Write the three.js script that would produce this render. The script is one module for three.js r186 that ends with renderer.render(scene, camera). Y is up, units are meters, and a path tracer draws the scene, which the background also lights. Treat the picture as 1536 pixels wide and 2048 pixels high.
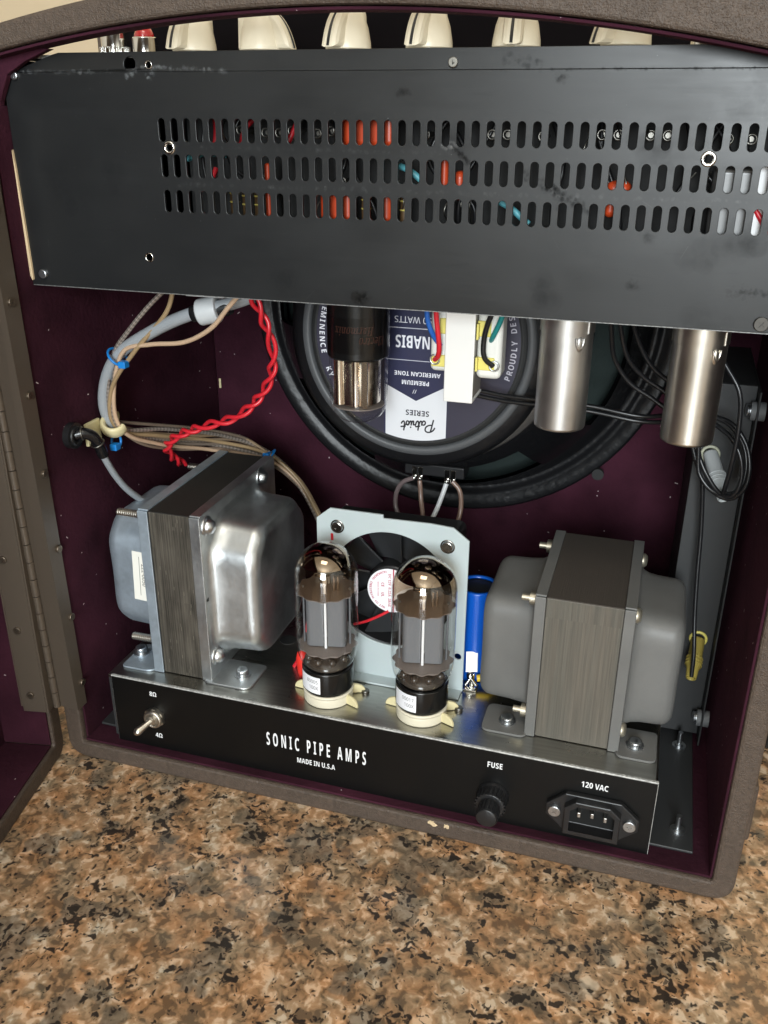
import * as THREE from 'three';
import { mergeGeometries } from 'three/addons/utils/BufferGeometryUtils.js';
import { RoundedBoxGeometry } from 'three/addons/geometries/RoundedBoxGeometry.js';
import { RectAreaLightUniformsLib } from 'three/addons/lights/RectAreaLightUniformsLib.js';

// ------------------------------------------------------------------ camera, light, exposure
const K = 0.001;                                   // everything below is written in millimetres
const scene = new THREE.Scene();
const camera = new THREE.PerspectiveCamera(58.998, 768 / 1024, 0.02, 30);
camera.position.set(0.3009, 0.3704, 0.4027);
camera.rotation.set(THREE.MathUtils.degToRad(-23.858), THREE.MathUtils.degToRad(17.082), THREE.MathUtils.degToRad(0.375), 'YXZ');
const renderer = new THREE.WebGLRenderer();
renderer.toneMapping = THREE.LinearToneMapping;
renderer.toneMappingExposure = 1.0;
renderer.shadowMap.enabled = true;
RectAreaLightUniformsLib.init();
scene.background = new THREE.Color(0.02, 0.02, 0.02);
const WINDOW = { at: [620, 830, 2560], w: 860, h: 1150, power: 25.5, color: [0.90, 0.97, 1.0] };
const LAMP = { at: [250, 1690, 720], w: 640, d: 420, power: 3.6, color: [1.0, 0.91, 0.77] };
{
  const w = new THREE.RectAreaLight(new THREE.Color(...WINDOW.color), WINDOW.power, WINDOW.w * K, WINDOW.h * K);
  w.position.set(WINDOW.at[0] * K, WINDOW.at[1] * K, (WINDOW.at[2] - 15) * K); w.lookAt(WINDOW.at[0] * K, WINDOW.at[1] * K, -1);
  w.name = 'window_daylight'; scene.add(w);
  const l = new THREE.RectAreaLight(new THREE.Color(...LAMP.color), LAMP.power, LAMP.w * K, LAMP.d * K);
  l.position.set(LAMP.at[0] * K, (LAMP.at[1] - 12) * K, LAMP.at[2] * K); l.lookAt(LAMP.at[0] * K, -1, LAMP.at[2] * K);
  l.name = 'ceiling_lamp_light'; scene.add(l);
}

// ------------------------------------------------------------------ helpers
let seed = 7;
const rnd = () => { seed = (seed * 1664525 + 1013904223) >>> 0; return seed / 4294967296; };
const rr = (a, b) => a + (b - a) * rnd();
const hash = (x, y, s) => { let h = (x * 374761393 + y * 668265263 + s * 1442695041) | 0; h = Math.imul(h ^ (h >>> 13), 1274126177); h ^= h >>> 16; return (h >>> 0) / 4294967296; };
const mod = (a, n) => ((a % n) + n) % n;
function vnoise(x, y, per, s) {                    // value noise, periodic in per cells
  const xi = Math.floor(x), yi = Math.floor(y), fx = x - xi, fy = y - yi, ux = fx * fx * (3 - 2 * fx), uy = fy * fy * (3 - 2 * fy);
  const a = mod(xi, per), b = mod(xi + 1, per), c = mod(yi, per), d = mod(yi + 1, per);
  const p = hash(a, c, s), q = hash(b, c, s), r = hash(a, d, s), t = hash(b, d, s);
  return p + (q - p) * ux + (r - p) * uy + (p - q - r + t) * ux * uy;
}
function fbm(u, v, per, oct, s) { let a = 0, w = 0.5, n = 0; for (let i = 0; i < oct; i++) { a += w * vnoise(u * per, v * per, per, s + i); n += w; w *= 0.5; per *= 2; } return a / n; }
const clamp = (x, a = 0, b = 1) => Math.min(b, Math.max(a, x));
const sstep = (a, b, x) => { const t = clamp((x - a) / (b - a)); return t * t * (3 - 2 * t); };
const toS = (x) => 255 * (x <= 0.0031308 ? 12.92 * x : 1.055 * Math.pow(x, 1 / 2.4) - 0.055);
function dataTex(w, h, fn, { srgb = false, rep = null } = {}) {     // fn gives 0..1 linear numbers
  const d = new Uint8Array(w * h * 4), o = [0, 0, 0];
  for (let y = 0; y < h; y++) for (let x = 0; x < w; x++) {
    fn(x / w, y / h, o); const i = (y * w + x) * 4;
    for (let k = 0; k < 3; k++) d[i + k] = srgb ? clamp(toS(clamp(o[k])), 0, 255) : clamp(o[k]) * 255;
    d[i + 3] = 255;
  }
  const t = new THREE.DataTexture(d, w, h); t.wrapS = t.wrapT = THREE.RepeatWrapping; t.magFilter = THREE.LinearFilter;
  if (srgb) t.colorSpace = THREE.SRGBColorSpace;
  if (rep) t.repeat.set(rep[0], rep[1]);
  t.needsUpdate = true; return t;
}
const gray = (w, h, fn, o) => dataTex(w, h, (u, v, c) => { c[0] = c[1] = c[2] = fn(u, v); }, o);
function canvasTex(w, h, draw) {
  const c = document.createElement('canvas'); c.width = w; c.height = h; draw(c.getContext('2d'), w, h);
  const t = new THREE.CanvasTexture(c); t.colorSpace = THREE.SRGBColorSpace; return t;
}
const std = (p) => new THREE.MeshStandardMaterial({ side: THREE.DoubleSide, ...p });
const phy = (p) => new THREE.MeshPhysicalMaterial({ side: THREE.DoubleSide, ...p });
const col = (r, g, b) => new THREE.Color().setRGB(r, g, b);

// geometry (millimetres)
const V = (a) => new THREE.Vector3(...a);
function boxUV(g) {                                // uv in metres by the main direction of each face
  g = g.index ? g.toNonIndexed() : g; const p = g.attributes.position, uv = new Float32Array(p.count * 2), a = new THREE.Vector3(), b = new THREE.Vector3(), c = new THREE.Vector3();
  for (let i = 0; i < p.count; i += 3) {
    a.fromBufferAttribute(p, i); b.fromBufferAttribute(p, i + 1); c.fromBufferAttribute(p, i + 2);
    const n = b.clone().sub(a).cross(c.clone().sub(a)), x = Math.abs(n.x), y = Math.abs(n.y), z = Math.abs(n.z);
    [a, b, c].forEach((q, k) => { const j = (i + k) * 2; if (z >= x && z >= y) { uv[j] = q.x; uv[j + 1] = q.y; } else if (x >= y) { uv[j] = q.z; uv[j + 1] = q.y; } else { uv[j] = q.x; uv[j + 1] = q.z; } uv[j] *= K; uv[j + 1] *= K; });
  }
  g.setAttribute('uv', new THREE.BufferAttribute(uv, 2)); return g;
}
const box = (x0, x1, y0, y1, z0, z1, r = 0) => {
  const w = x1 - x0, h = y1 - y0, d = z1 - z0; r = Math.min(r, w / 2.01, h / 2.01, d / 2.01);
  const g = r > 0 ? new RoundedBoxGeometry(w, h, d, 3, r) : new THREE.BoxGeometry(w, h, d);
  return g.translate((x0 + x1) / 2, (y0 + y1) / 2, (z0 + z1) / 2);
};
function along(g, dir, at) { const q = new THREE.Quaternion().setFromUnitVectors(new THREE.Vector3(0, 1, 0), V(dir).normalize()); return g.applyQuaternion(q).translate(...at); }
const lathe = (pts, n = 40) => new THREE.LatheGeometry(pts.map((p) => new THREE.Vector2(p[0], p[1])), n);
const cyl = (r, h, at, dir = [0, 1, 0], n = 28, r2 = r, open = false) => along(new THREE.CylinderGeometry(r2, r, h, n, 1, open).translate(0, h / 2, 0), dir, at);
const ring = (R, r, at, dir = [0, 1, 0], n = 40, m = 10) => along(new THREE.TorusGeometry(R, r, m, n).rotateX(Math.PI / 2), dir, at);
const ball = (r, at, n = 16) => new THREE.SphereGeometry(r, n, Math.ceil(n * 0.7)).translate(...at);
const tube = (pts, r, seg = 0, closed = false, n = 10) => new THREE.TubeGeometry(new THREE.CatmullRomCurve3(pts.map(V), closed, 'centripetal'), seg || pts.length * 9, r, n, closed);
const seg = (a, b, r, n = 12) => { const d = V(b).sub(V(a)); return cyl(r, d.length(), a, d.toArray(), n); };
function extr(shape, depth, bevel = 0, z = 0, curve = 10) { return new THREE.ExtrudeGeometry(shape, { depth: depth - 2 * bevel, bevelEnabled: bevel > 0, bevelSize: bevel, bevelThickness: bevel, bevelOffset: -bevel, bevelSegments: 2, curveSegments: curve }).translate(0, 0, z + bevel); }
function rrect(x0, x1, y0, y1, r, S = THREE.Shape) {
  const s = new S(); const [a, b, c, d] = Array.isArray(r) ? r : [r, r, r, r];   // bottom-left, bottom-right, top-right, top-left
  s.moveTo(x0 + a, y0); s.lineTo(x1 - b, y0); s.quadraticCurveTo(x1, y0, x1, y0 + b); s.lineTo(x1, y1 - c); s.quadraticCurveTo(x1, y1, x1 - c, y1);
  s.lineTo(x0 + d, y1); s.quadraticCurveTo(x0, y1, x0, y1 - d); s.lineTo(x0, y0 + a); s.quadraticCurveTo(x0, y0, x0 + a, y0); return s;
}
const circ = (x, y, r, S = THREE.Path) => { const p = new S(); p.absarc(x, y, r, 0, Math.PI * 2, true); return p; };

// objects
const names = {};
const numbered = (n) => { const k = names[n] = (names[n] ?? -1) + 1; return k ? `${n}_${String(k).padStart(3, '0')}` : n; };
const origin = new WeakMap();
function tag(o, label, category, group, kind) { if (label) o.userData.label = label; if (category) o.userData.category = category; if (group) o.userData.group = group; if (kind) o.userData.kind = kind; return o; }
function geo(gs, keepUV) {
  gs = (Array.isArray(gs) ? gs : [gs]).map((g) => { g = g.index ? g.toNonIndexed() : g; if (!keepUV) g = boxUV(g); for (const k of Object.keys(g.attributes)) if (!['position', 'normal', 'uv'].includes(k)) g.deleteAttribute(k); return g; });
  return gs.length > 1 ? mergeGeometries(gs) : gs[0];
}
function thing(name, label, category, base, group) {
  const g = new THREE.Group(); g.name = numbered(name); g.position.set(base[0] * K, base[1] * K, base[2] * K); origin.set(g, base); tag(g, label, category, group); scene.add(g); return g;
}
function part(name, gs, mat, parent, keepUV = false) {   // geometry in the coordinates of the place; parent is a thing or a part of it
  const g = geo(gs, keepUV), o = origin.get(parent); g.translate(-o[0], -o[1], -o[2]); g.scale(K, K, K);
  const m = new THREE.Mesh(g, mat); m.name = name; m.castShadow = m.receiveShadow = true; origin.set(m, o); parent.add(m); return m;
}
function single(name, gs, mat, label, category, group, keepUV = false, kind) {
  const g = geo(gs, keepUV); g.computeBoundingBox(); const b = g.boundingBox, o = [(b.min.x + b.max.x) / 2, b.min.y, (b.min.z + b.max.z) / 2];
  g.translate(-o[0], -o[1], -o[2]); g.scale(K, K, K);
  const m = new THREE.Mesh(g, mat); m.name = numbered(name); m.position.set(o[0] * K, o[1] * K, o[2] * K); m.castShadow = m.receiveShadow = true; origin.set(m, o); tag(m, label, category, group, kind); scene.add(m); return m;
}
function copyOf(src, base, label, turn = 0) { const c = src.clone(); c.name = numbered(src.name.replace(/_\d{3}$/, '')); c.position.set(base[0] * K, base[1] * K, base[2] * K); c.rotation.y = turn; c.userData = { ...src.userData, label: label ?? src.userData.label }; scene.add(c); return c; }
function screwGeo(r, h, at, dir, turn = 0.5) {      // pan head with a cross recess
  const a = r * 0.16, b = r * 0.62, s = circ(0, 0, r, THREE.Shape), x = new THREE.Path();
  [[a, a], [b, a], [b, -a], [a, -a], [a, -b], [-a, -b], [-a, -a], [-b, -a], [-b, a], [-a, a], [-a, b], [a, b]].forEach((p, i) => { const c = Math.cos(turn), q = Math.sin(turn), P = [p[0] * c - p[1] * q, p[0] * q + p[1] * c]; i ? x.lineTo(...P) : x.moveTo(...P); });
  x.closePath(); s.holes.push(x);
  const head = extr(s, h * 0.6, h * 0.22, h * 0.4, 20).rotateX(-Math.PI / 2), foot = new THREE.CylinderGeometry(r * 0.99, r, h * 0.42, 20).translate(0, h * 0.21, 0);
  return [along(head, dir, at), along(foot, dir, at)];
}

// ------------------------------------------------------------------ textures and materials
const nFine = gray(256, 256, (u, v) => fbm(u, v, 32, 3, 11));
const nLeather = gray(512, 512, (u, v) => { const a = Math.abs(fbm(u, v, 48, 2, 3) - 0.5) * 2, b = fbm(u, v, 90, 2, 31); return 0.35 + 0.9 * a * 0.6 + 0.35 * b; });
const withRep = (t, r, r2 = r) => { const c = t.clone(); c.repeat.set(r, r2); c.needsUpdate = true; return c; };
const tolexColor = dataTex(512, 512, (u, v, c) => { const n = fbm(u, v, 60, 3, 5), m = fbm(u, v, 6, 3, 9), k = 0.72 + 0.5 * n + 0.16 * (m - 0.5); c[0] = 0.078 * k; c[1] = 0.0565 * k; c[2] = 0.0430 * k; }, { srgb: true, rep: [9, 9] });
const tolex = phy({ map: tolexColor, roughness: 0.55, specularIntensity: 0.7, bumpMap: withRep(nLeather, 24), bumpScale: 0.0005 });
const velvetMap = dataTex(1024, 1024, (u, v, c) => {
  const n = fbm(u, v, 8, 5, 21), f = hash(Math.floor(u * 1024), Math.floor(v * 1024), 2), k = 0.40 + 1.12 * n + 0.2 * (f - 0.5);
  c[0] = 0.042 * k; c[1] = 0.0115 * k; c[2] = 0.0205 * k;
  const cx = Math.floor(u * 40), cy = Math.floor(v * 40), h = hash(cx, cy, 77);                   // lint
  if (h > 0.962) { const px = (cx + 0.2 + 0.6 * hash(cx, cy, 78)) / 40, py = (cy + 0.2 + 0.6 * hash(cx, cy, 79)) / 40, an = hash(cx, cy, 80) * 3.14, dx = u - px, dy = v - py, a = dx * Math.cos(an) + dy * Math.sin(an), b = -dx * Math.sin(an) + dy * Math.cos(an); if (Math.abs(a) < 0.0008 + 0.004 * Math.pow(hash(cx, cy, 81), 2) && Math.abs(b) < 0.0013) { c[0] = 0.62; c[1] = 0.55; c[2] = 0.55; } }
}, { srgb: true, rep: [4, 4] });
const velvet = phy({ map: velvetMap, roughness: 0.95, specularIntensity: 0.2, sheen: 0.35, sheenColor: col(0.15, 0.055, 0.085), sheenRoughness: 0.4, bumpMap: withRep(nFine, 16), bumpScale: 0.00022 });
const hingeMetal = std({ color: col(0.112, 0.088, 0.067), roughness: 0.40, metalness: 0.3, bumpMap: withRep(nFine, 20), bumpScale: 0.00004 });
const antiqueScrew = std({ color: col(0.20, 0.16, 0.12), roughness: 0.38, metalness: 0.9 });
const brushH = gray(512, 512, (u, v) => 0.5 * fbm(u * 0.125, v, 64, 3, 41) + 0.5 * fbm(u, v, 5, 4, 47));
const blackPaint = std({ color: col(0.03, 0.031, 0.032), roughness: 0.45 });
const chromeM = std({ color: col(0.82, 0.81, 0.78), roughness: 0.12, metalness: 1 });
const zinc = std({ color: col(0.56, 0.58, 0.60), roughness: 0.32, metalness: 1 });
const darkScrew = std({ color: col(0.20, 0.19, 0.17), roughness: 0.38, metalness: 1 });
const steelRough = gray(512, 512, (u, v) => clamp(0.38 + 0.28 * fbm(u, v, 5, 5, 61) + 0.10 * fbm(u, v, 60, 2, 66)));
const steelColor = dataTex(512, 512, (u, v, c) => { const n = fbm(u, v, 6, 5, 71), m = fbm(u, v, 30, 3, 72), k = 0.62 + 0.32 * n + 0.16 * (m - 0.5); c[0] = 0.78 * k; c[1] = 0.81 * k; c[2] = 0.82 * k; }, { srgb: true });
const steel = std({ map: withRep(steelColor, 9), roughnessMap: withRep(steelRough, 9), roughness: 0.74, metalness: 1 });
const steelDull = std({ map: withRep(steelColor, 12), color: col(0.74, 0.83, 0.93), roughness: 0.5, metalness: 0.75 });
const aluTop = std({ map: dataTex(512, 512, (u, v, c) => { const n = fbm(u, v, 5, 5, 81), s = fbm(u * 0.06, v, 128, 2, 83), k = 0.46 + 0.40 * n + 0.16 * (s - 0.5); c[0] = 0.62 * k; c[1] = 0.61 * k; c[2] = 0.565 * k; }, { srgb: true, rep: [6, 6] }), roughnessMap: gray(512, 512, (u, v) => clamp(0.16 + 0.34 * fbm(u, v, 7, 5, 85)), { rep: [6, 6] }), roughness: 0.9, metalness: 1 });
const bareEdge = std({ map: dataTex(256, 256, (u, v, c) => { const n = fbm(u, v, 24, 4, 88), k = 0.35 + 1.1 * n; c[0] = 0.62 * k; c[1] = 0.62 * k; c[2] = 0.60 * k; }, { srgb: true, rep: [30, 30] }), roughness: 0.5, metalness: 0.5 });
const dullEdge = std({ map: dataTex(256, 256, (u, v, c) => { const n = fbm(u, v, 32, 3, 89), k = n > 0.55 ? 1 : 0.3 + n; c[0] = c[1] = 0.26 * k; c[2] = 0.255 * k; }, { srgb: true, rep: [40, 40] }), roughness: 0.5, metalness: 0.5 });
const lamMap = dataTex(512, 256, (u, v, c) => { const l = hash(Math.floor(u * 96), 0, 3), s = fbm(u, v * 0.12, 64, 3, 92), w = fbm(u, v, 6, 4, 95), k = 0.5 + 0.4 * l + 0.5 * (s - 0.5) + 0.7 * (w - 0.5); c[0] = 0.145 * k; c[1] = 0.128 * k; c[2] = 0.104 * k; if (hash(Math.floor(u * 96), Math.floor(v * 40), 5) > 0.992) { c[0] += 0.10; c[1] += 0.09; c[2] += 0.07; } }, { srgb: true, rep: [28, 10] });
const lamBump = gray(512, 16, (u) => (u * 96 % 1 < 0.22 ? 0 : 0.6 + 0.4 * hash(Math.floor(u * 96), 1, 4)), { rep: [28, 10] });
const lamination = std({ map: lamMap, roughness: 0.5, metalness: 0.45, bumpMap: lamBump, bumpScale: 0.00012 });
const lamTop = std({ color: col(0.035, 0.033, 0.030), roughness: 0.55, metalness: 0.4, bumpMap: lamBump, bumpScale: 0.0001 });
const grayPaint = std({ map: dataTex(512, 512, (u, v, c) => { const n = fbm(u, v, 7, 5, 101), k = 0.88 + 0.25 * (n - 0.5) + 0.05 * hash(Math.floor(u * 512), Math.floor(v * 512), 1); c[0] = 0.150 * k; c[1] = 0.148 * k; c[2] = 0.142 * k; }, { srgb: true, rep: [8, 8] }), roughness: 0.5, bumpMap: withRep(nFine, 14), bumpScale: 0.00005 });
const grayLam = std({ map: dataTex(512, 256, (u, v, c) => { const s = fbm(u, v * 0.06, 64, 3, 112), w = fbm(u, v * 0.2, 10, 4, 115), k = 0.85 + 0.45 * (s - 0.5); c[0] = (0.132 + 0.05 * (w - 0.5)) * k; c[1] = (0.119 + 0.032 * (w - 0.5)) * k; c[2] = (0.098 + 0.022 * (w - 0.5)) * k; }, { srgb: true, rep: [24, 8] }), roughness: 0.5, bumpMap: withRep(lamBump, 26), bumpScale: 0.00008 });
const glass = phy({ color: col(1, 1, 1), roughness: 0.0, transmission: 1, thickness: 0, ior: 1.5, specularIntensity: 1 });
const getter = std({ color: col(0.30, 0.225, 0.155), roughness: 0.05, metalness: 1 });
const plateGray = std({ color: col(0.165, 0.17, 0.18), roughness: 0.55, metalness: 0.35 });
const mica = phy({ color: col(0.24, 0.20, 0.18), roughness: 0.45, transmission: 0.25, thickness: 0 });
const darkGlass = std({ color: col(0.045, 0.035, 0.028), roughness: 0.12 });
const bakelite = std({ color: col(0.006, 0.006, 0.006), roughness: 0.24 });
const cream = std({ color: col(0.70, 0.64, 0.50), roughness: 0.38 });
const creamYellow = std({ color: col(0.66, 0.58, 0.34), roughness: 0.4 });
const knobCream = std({ color: col(0.84, 0.76, 0.60), roughness: 0.36 });
const blackPlastic = std({ color: col(0.012, 0.012, 0.013), roughness: 0.35 });
const blackMatte = std({ color: col(0.012, 0.012, 0.012), roughness: 0.7 });
const blackWire = std({ color: col(0.011, 0.011, 0.012), roughness: 0.32 });
const redWire = std({ color: col(0.60, 0.018, 0.030), roughness: 0.32 });
const blueTie = std({ color: col(0.012, 0.20, 0.58), roughness: 0.35 });
const grayCable = std({ color: col(0.30, 0.32, 0.34), roughness: 0.42 });
const beigeWire = std({ color: col(0.32, 0.22, 0.12), roughness: 0.4 });
const braidMat = std({ map: dataTex(64, 64, (u, v, c) => { const w = (Math.sin((u * 4 + v * 4) * 6.283) * Math.sin((u * 4 - v * 4) * 6.283)) * 0.5 + 0.5, k = 0.25 + 0.75 * w; c[0] = 0.62 * k; c[1] = 0.53 * k; c[2] = 0.46 * k; }, { srgb: true, rep: [14, 1] }), roughness: 0.4, metalness: 0.6 });
const glossBlack = std({ color: col(0.008, 0.008, 0.009), roughness: 0.22, bumpMap: withRep(nFine, 8), bumpScale: 0.0003 });
const grayMetal = std({ color: col(0.037, 0.038, 0.039), roughness: 0.58, metalness: 0.3, bumpMap: withRep(nFine, 10), bumpScale: 0.00005 });
const rubber = std({ color: col(0.16, 0.165, 0.17), roughness: 0.6 });
const nickel = std({ map: dataTex(256, 256, (u, v, c) => { const n = fbm(u, v, 8, 4, 131), k = 0.75 + 0.4 * (n - 0.5); c[0] = 0.84 * k; c[1] = 0.79 * k; c[2] = 0.70 * k; }, { srgb: true, rep: [10, 10] }), roughness: 0.34, metalness: 1 });
const nickelDull = std({ map: dataTex(256, 256, (u, v, c) => { const n = fbm(u, v, 8, 4, 141), k = 0.8 + 0.4 * (n - 0.5); c[0] = 0.72 * k; c[1] = 0.705 * k; c[2] = 0.68 * k; }, { srgb: true, rep: [10, 10] }), roughness: 0.40, metalness: 1 });
const tubePlate = std({ color: col(0.74, 0.66, 0.56), roughness: 0.2, metalness: 1 });
const paleBlue = std({ map: dataTex(256, 256, (u, v, c) => { const n = fbm(u, v, 5, 4, 151), k = 0.95 + 0.12 * (n - 0.5); c[0] = 0.475 * k; c[1] = 0.54 * k; c[2] = 0.55 * k; }, { srgb: true, rep: [9, 9] }), roughness: 0.42 });
const blueSleeve = std({ color: col(0.004, 0.085, 0.46), roughness: 0.24 });
const whitePlastic = std({ color: col(0.70, 0.71, 0.72), roughness: 0.4 });
const whitePaper = std({ color: col(0.72, 0.72, 0.73), roughness: 0.6 });
const yellowTape = std({ color: col(0.74, 0.64, 0.16), roughness: 0.4 });
const rawWood = std({ map: dataTex(128, 256, (u, v, c) => { const n = fbm(u, v * 0.3, 32, 3, 161), k = 0.8 + 0.4 * (n - 0.5); c[0] = 0.76 * k; c[1] = 0.58 * k; c[2] = 0.36 * k; }, { srgb: true, rep: [30, 12] }), roughness: 0.8 });

// granite: interlocking grains, each one a mineral, with dark mica clusters and grey quartz smears
const G = 2048, GP = 560;
function cells(u, v, n, s, o) {
  const x = u * n, y = v * n, xi = Math.floor(x), yi = Math.floor(y); let d1 = 9, d2 = 9, id = 0;
  for (let j = -1; j < 2; j++) for (let i = -1; i < 2; i++) {
    const cx = mod(xi + i, n), cy = mod(yi + j, n), px = xi + i + 0.15 + 0.7 * hash(cx, cy, s), py = yi + j + 0.15 + 0.7 * hash(cx, cy, s + 1), dx = px - x, dy = py - y, d = dx * dx + dy * dy;
    if (d < d1) { d2 = d1; d1 = d; id = hash(cx, cy, s + 2); } else if (d < d2) d2 = d;
  }
  o[0] = Math.sqrt(d1); o[1] = Math.sqrt(d2); o[2] = id;
}
const o1 = [0, 0, 0], o2 = [0, 0, 0], o3 = [0, 0, 0];
const graniteMap = dataTex(G, G, (u, v, c) => {
  const w1 = fbm(u, v, 110, 2, 201) - 0.5, w2 = fbm(u, v, 110, 2, 207) - 0.5, q1 = vnoise(u * 520, v * 520, 520, 213) - 0.5, q2 = vnoise(u * 520, v * 520, 520, 214) - 0.5;
  const a = u + w1 * 0.0075 + q1 * 0.0012, b = v + w2 * 0.0075 + q2 * 0.0012;
  const fine = (fbm(a, b, 205, 3, 401) - 0.5) / 0.13, mid = (fbm(b, a, 90, 3, 405) - 0.5) / 0.13, wide = (fbm(u, v, 22, 4, 409) - 0.5) / 0.13, hue = (fbm(a, b, 62, 2, 413) - 0.5) / 0.15;
  cells(a, b, 225, 221, o1);
  let t = 0.60 * fine + 0.54 * mid + 0.20 * wide + 0.75 * (o1[2] - 0.5) * sstep(0, 0.4, o1[1] - o1[0]);
  let r, g, bl; const ramp = (p, R0, G0, B0, R1, G1, B1) => { r = R0 + (R1 - R0) * p; g = G0 + (G1 - G0) * p; bl = B0 + (B1 - B0) * p; };
  if (t < -0.5) ramp(sstep(-1.5, -0.5, t), 0.165, 0.105, 0.062, 0.315, 0.192, 0.104); else if (t < 0.5) ramp((t + 0.5), 0.325, 0.192, 0.104, 0.455, 0.276, 0.152); else ramp(sstep(0.5, 1.7, t), 0.455, 0.276, 0.152, 0.690, 0.485, 0.322);
  r *= 1 + 0.04 * hue; g *= 1 - 0.025 * hue; bl *= 1 - 0.08 * hue;
  const mix = (R, Gn, B, k) => { r += (R - r) * k; g += (Gn - g) * k; bl += (B - bl) * k; }, gz = (fbm(b, a, 40, 3, 261) - 0.5) / 0.13 + 0.60 * wide;
  const gk = 0.72 * sstep(0.95, 1.70, gz), gl = 0.85 + 0.16 * fine; mix(0.172 * gl, 0.143 * gl, 0.106 * gl, gk);               // smoky quartz
  const cl = (fbm(u, v, 36, 3, 271) - 0.5) / 0.13 + 0.35 * gz, sp = (fbm(a, b, 210, 2, 311) - 0.5) / 0.16, pp = (fbm(a, b, 390, 2, 321) - 0.5) / 0.16;
  const d = Math.max(0.96 * sstep(1.34, 1.80, sp + 0.42 * cl), 0.85 * sstep(1.62, 2.0, pp + 0.30 * cl)); mix(0.026, 0.021, 0.018, d);            // biotite flecks, soft edged
  mix(0.13, 0.085, 0.055, 0.35 * sstep(0.8, 1.4, sp + 0.42 * cl) * (1 - d));
  const f = 0.96 + 0.08 * hash(Math.floor(u * G), Math.floor(v * G), 9); c[0] = r * f; c[1] = g * f; c[2] = bl * f;
}, { srgb: true, rep: [1000 / GP, 1000 / GP] });
const granite = phy({ map: graniteMap, roughness: 0.17, specularIntensity: 1.0, bumpMap: withRep(nFine, 6), bumpScale: 0.00004 });

// ------------------------------------------------------------------ the place round the amplifier
single('counter', box(-1550, 1900, -43, -13, -745, 760, 3), granite, null, null, null, false, 'structure');
const roomPaint = std({ color: col(0.64, 0.60, 0.53), roughness: 0.75 });
const wallPaint = std({ map: dataTex(256, 256, (u, v, c) => { const k = 0.97 + 0.06 * (fbm(u, v, 8, 4, 301) - 0.5); c[0] = 0.66 * k; c[1] = 0.54 * k; c[2] = 0.37 * k; }, { srgb: true, rep: [2, 2] }), roughness: 0.7 });
const ceilingPaint = std({ color: col(0.72, 0.69, 0.63), roughness: 0.8 });
single('wall_back', box(-1600, 1950, -943, 1740, -800, -750), wallPaint, null, null, null, false, 'structure');
single('wall_left', box(-1650, -1600, -943, 1740, -800, 2650), roomPaint, null, null, null, false, 'structure');
single('wall_right', box(1950, 2000, -943, 1740, -800, 2650), roomPaint, null, null, null, false, 'structure');
single('ceiling', box(-1650, 2000, 1740, 1790, -800, 2650), ceilingPaint, null, null, null, false, 'structure');
single('floor', box(-1650, 2000, -993, -943, -800, 2650), std({ color: col(0.20, 0.13, 0.08), roughness: 0.5 }), null, null, null, false, 'structure');
{
  const s = rrect(-1600, 1950, -943, 1740, 0), W = WINDOW, h = rrect(W.at[0] - W.w / 2, W.at[0] + W.w / 2, W.at[1] - W.h / 2, W.at[1] + W.h / 2, 0, THREE.Path); s.holes.push(h);
  single('wall_window_side', extr(s, 50, 0, 2600), roomPaint, null, null, null, false, 'structure');
  const t = thing('window', 'white framed daylight window in the wall opposite the amplifier', 'window', [W.at[0], W.at[1] - W.h / 2, 2600]);
  const x0 = W.at[0] - W.w / 2, x1 = x0 + W.w, y0 = W.at[1] - W.h / 2, y1 = y0 + W.h, fr = std({ color: col(0.75, 0.74, 0.70), roughness: 0.5 });
  part('frame', [box(x0, x0 + 45, y0, y1, 2590, 2640), box(x1 - 45, x1, y0, y1, 2590, 2640), box(x0 + 45, x1 - 45, y0, y0 + 45, 2590, 2640), box(x0 + 45, x1 - 45, y1 - 45, y1, 2590, 2640)], fr, t);
  part('pane', [box(x0 + 45, x1 - 45, y0 + 45, y1 - 45, 2620, 2624)], std({ color: col(0, 0, 0), emissive: col(0.92, 0.97, 1), emissiveIntensity: 3, roughness: 1 }), t);
  const l = thing('ceiling_lamp', 'flat square lamp on the ceiling over the counter', 'lamp', LAMP.at);
  const [lx, ly, lz] = LAMP.at, a = LAMP.w / 2, b = LAMP.d / 2;
  part('lamp_housing', [box(lx - a - 15, lx + a + 15, ly + 4, ly + 50, lz - b - 15, lz + b + 15, 4)], fr, l);
  part('diffuser', [box(lx - a, lx + a, ly - 4, ly + 3, lz - b, lz + b)], std({ color: col(0, 0, 0), emissive: col(1, 0.9, 0.74), emissiveIntensity: 3, roughness: 1 }), l);
}

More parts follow.
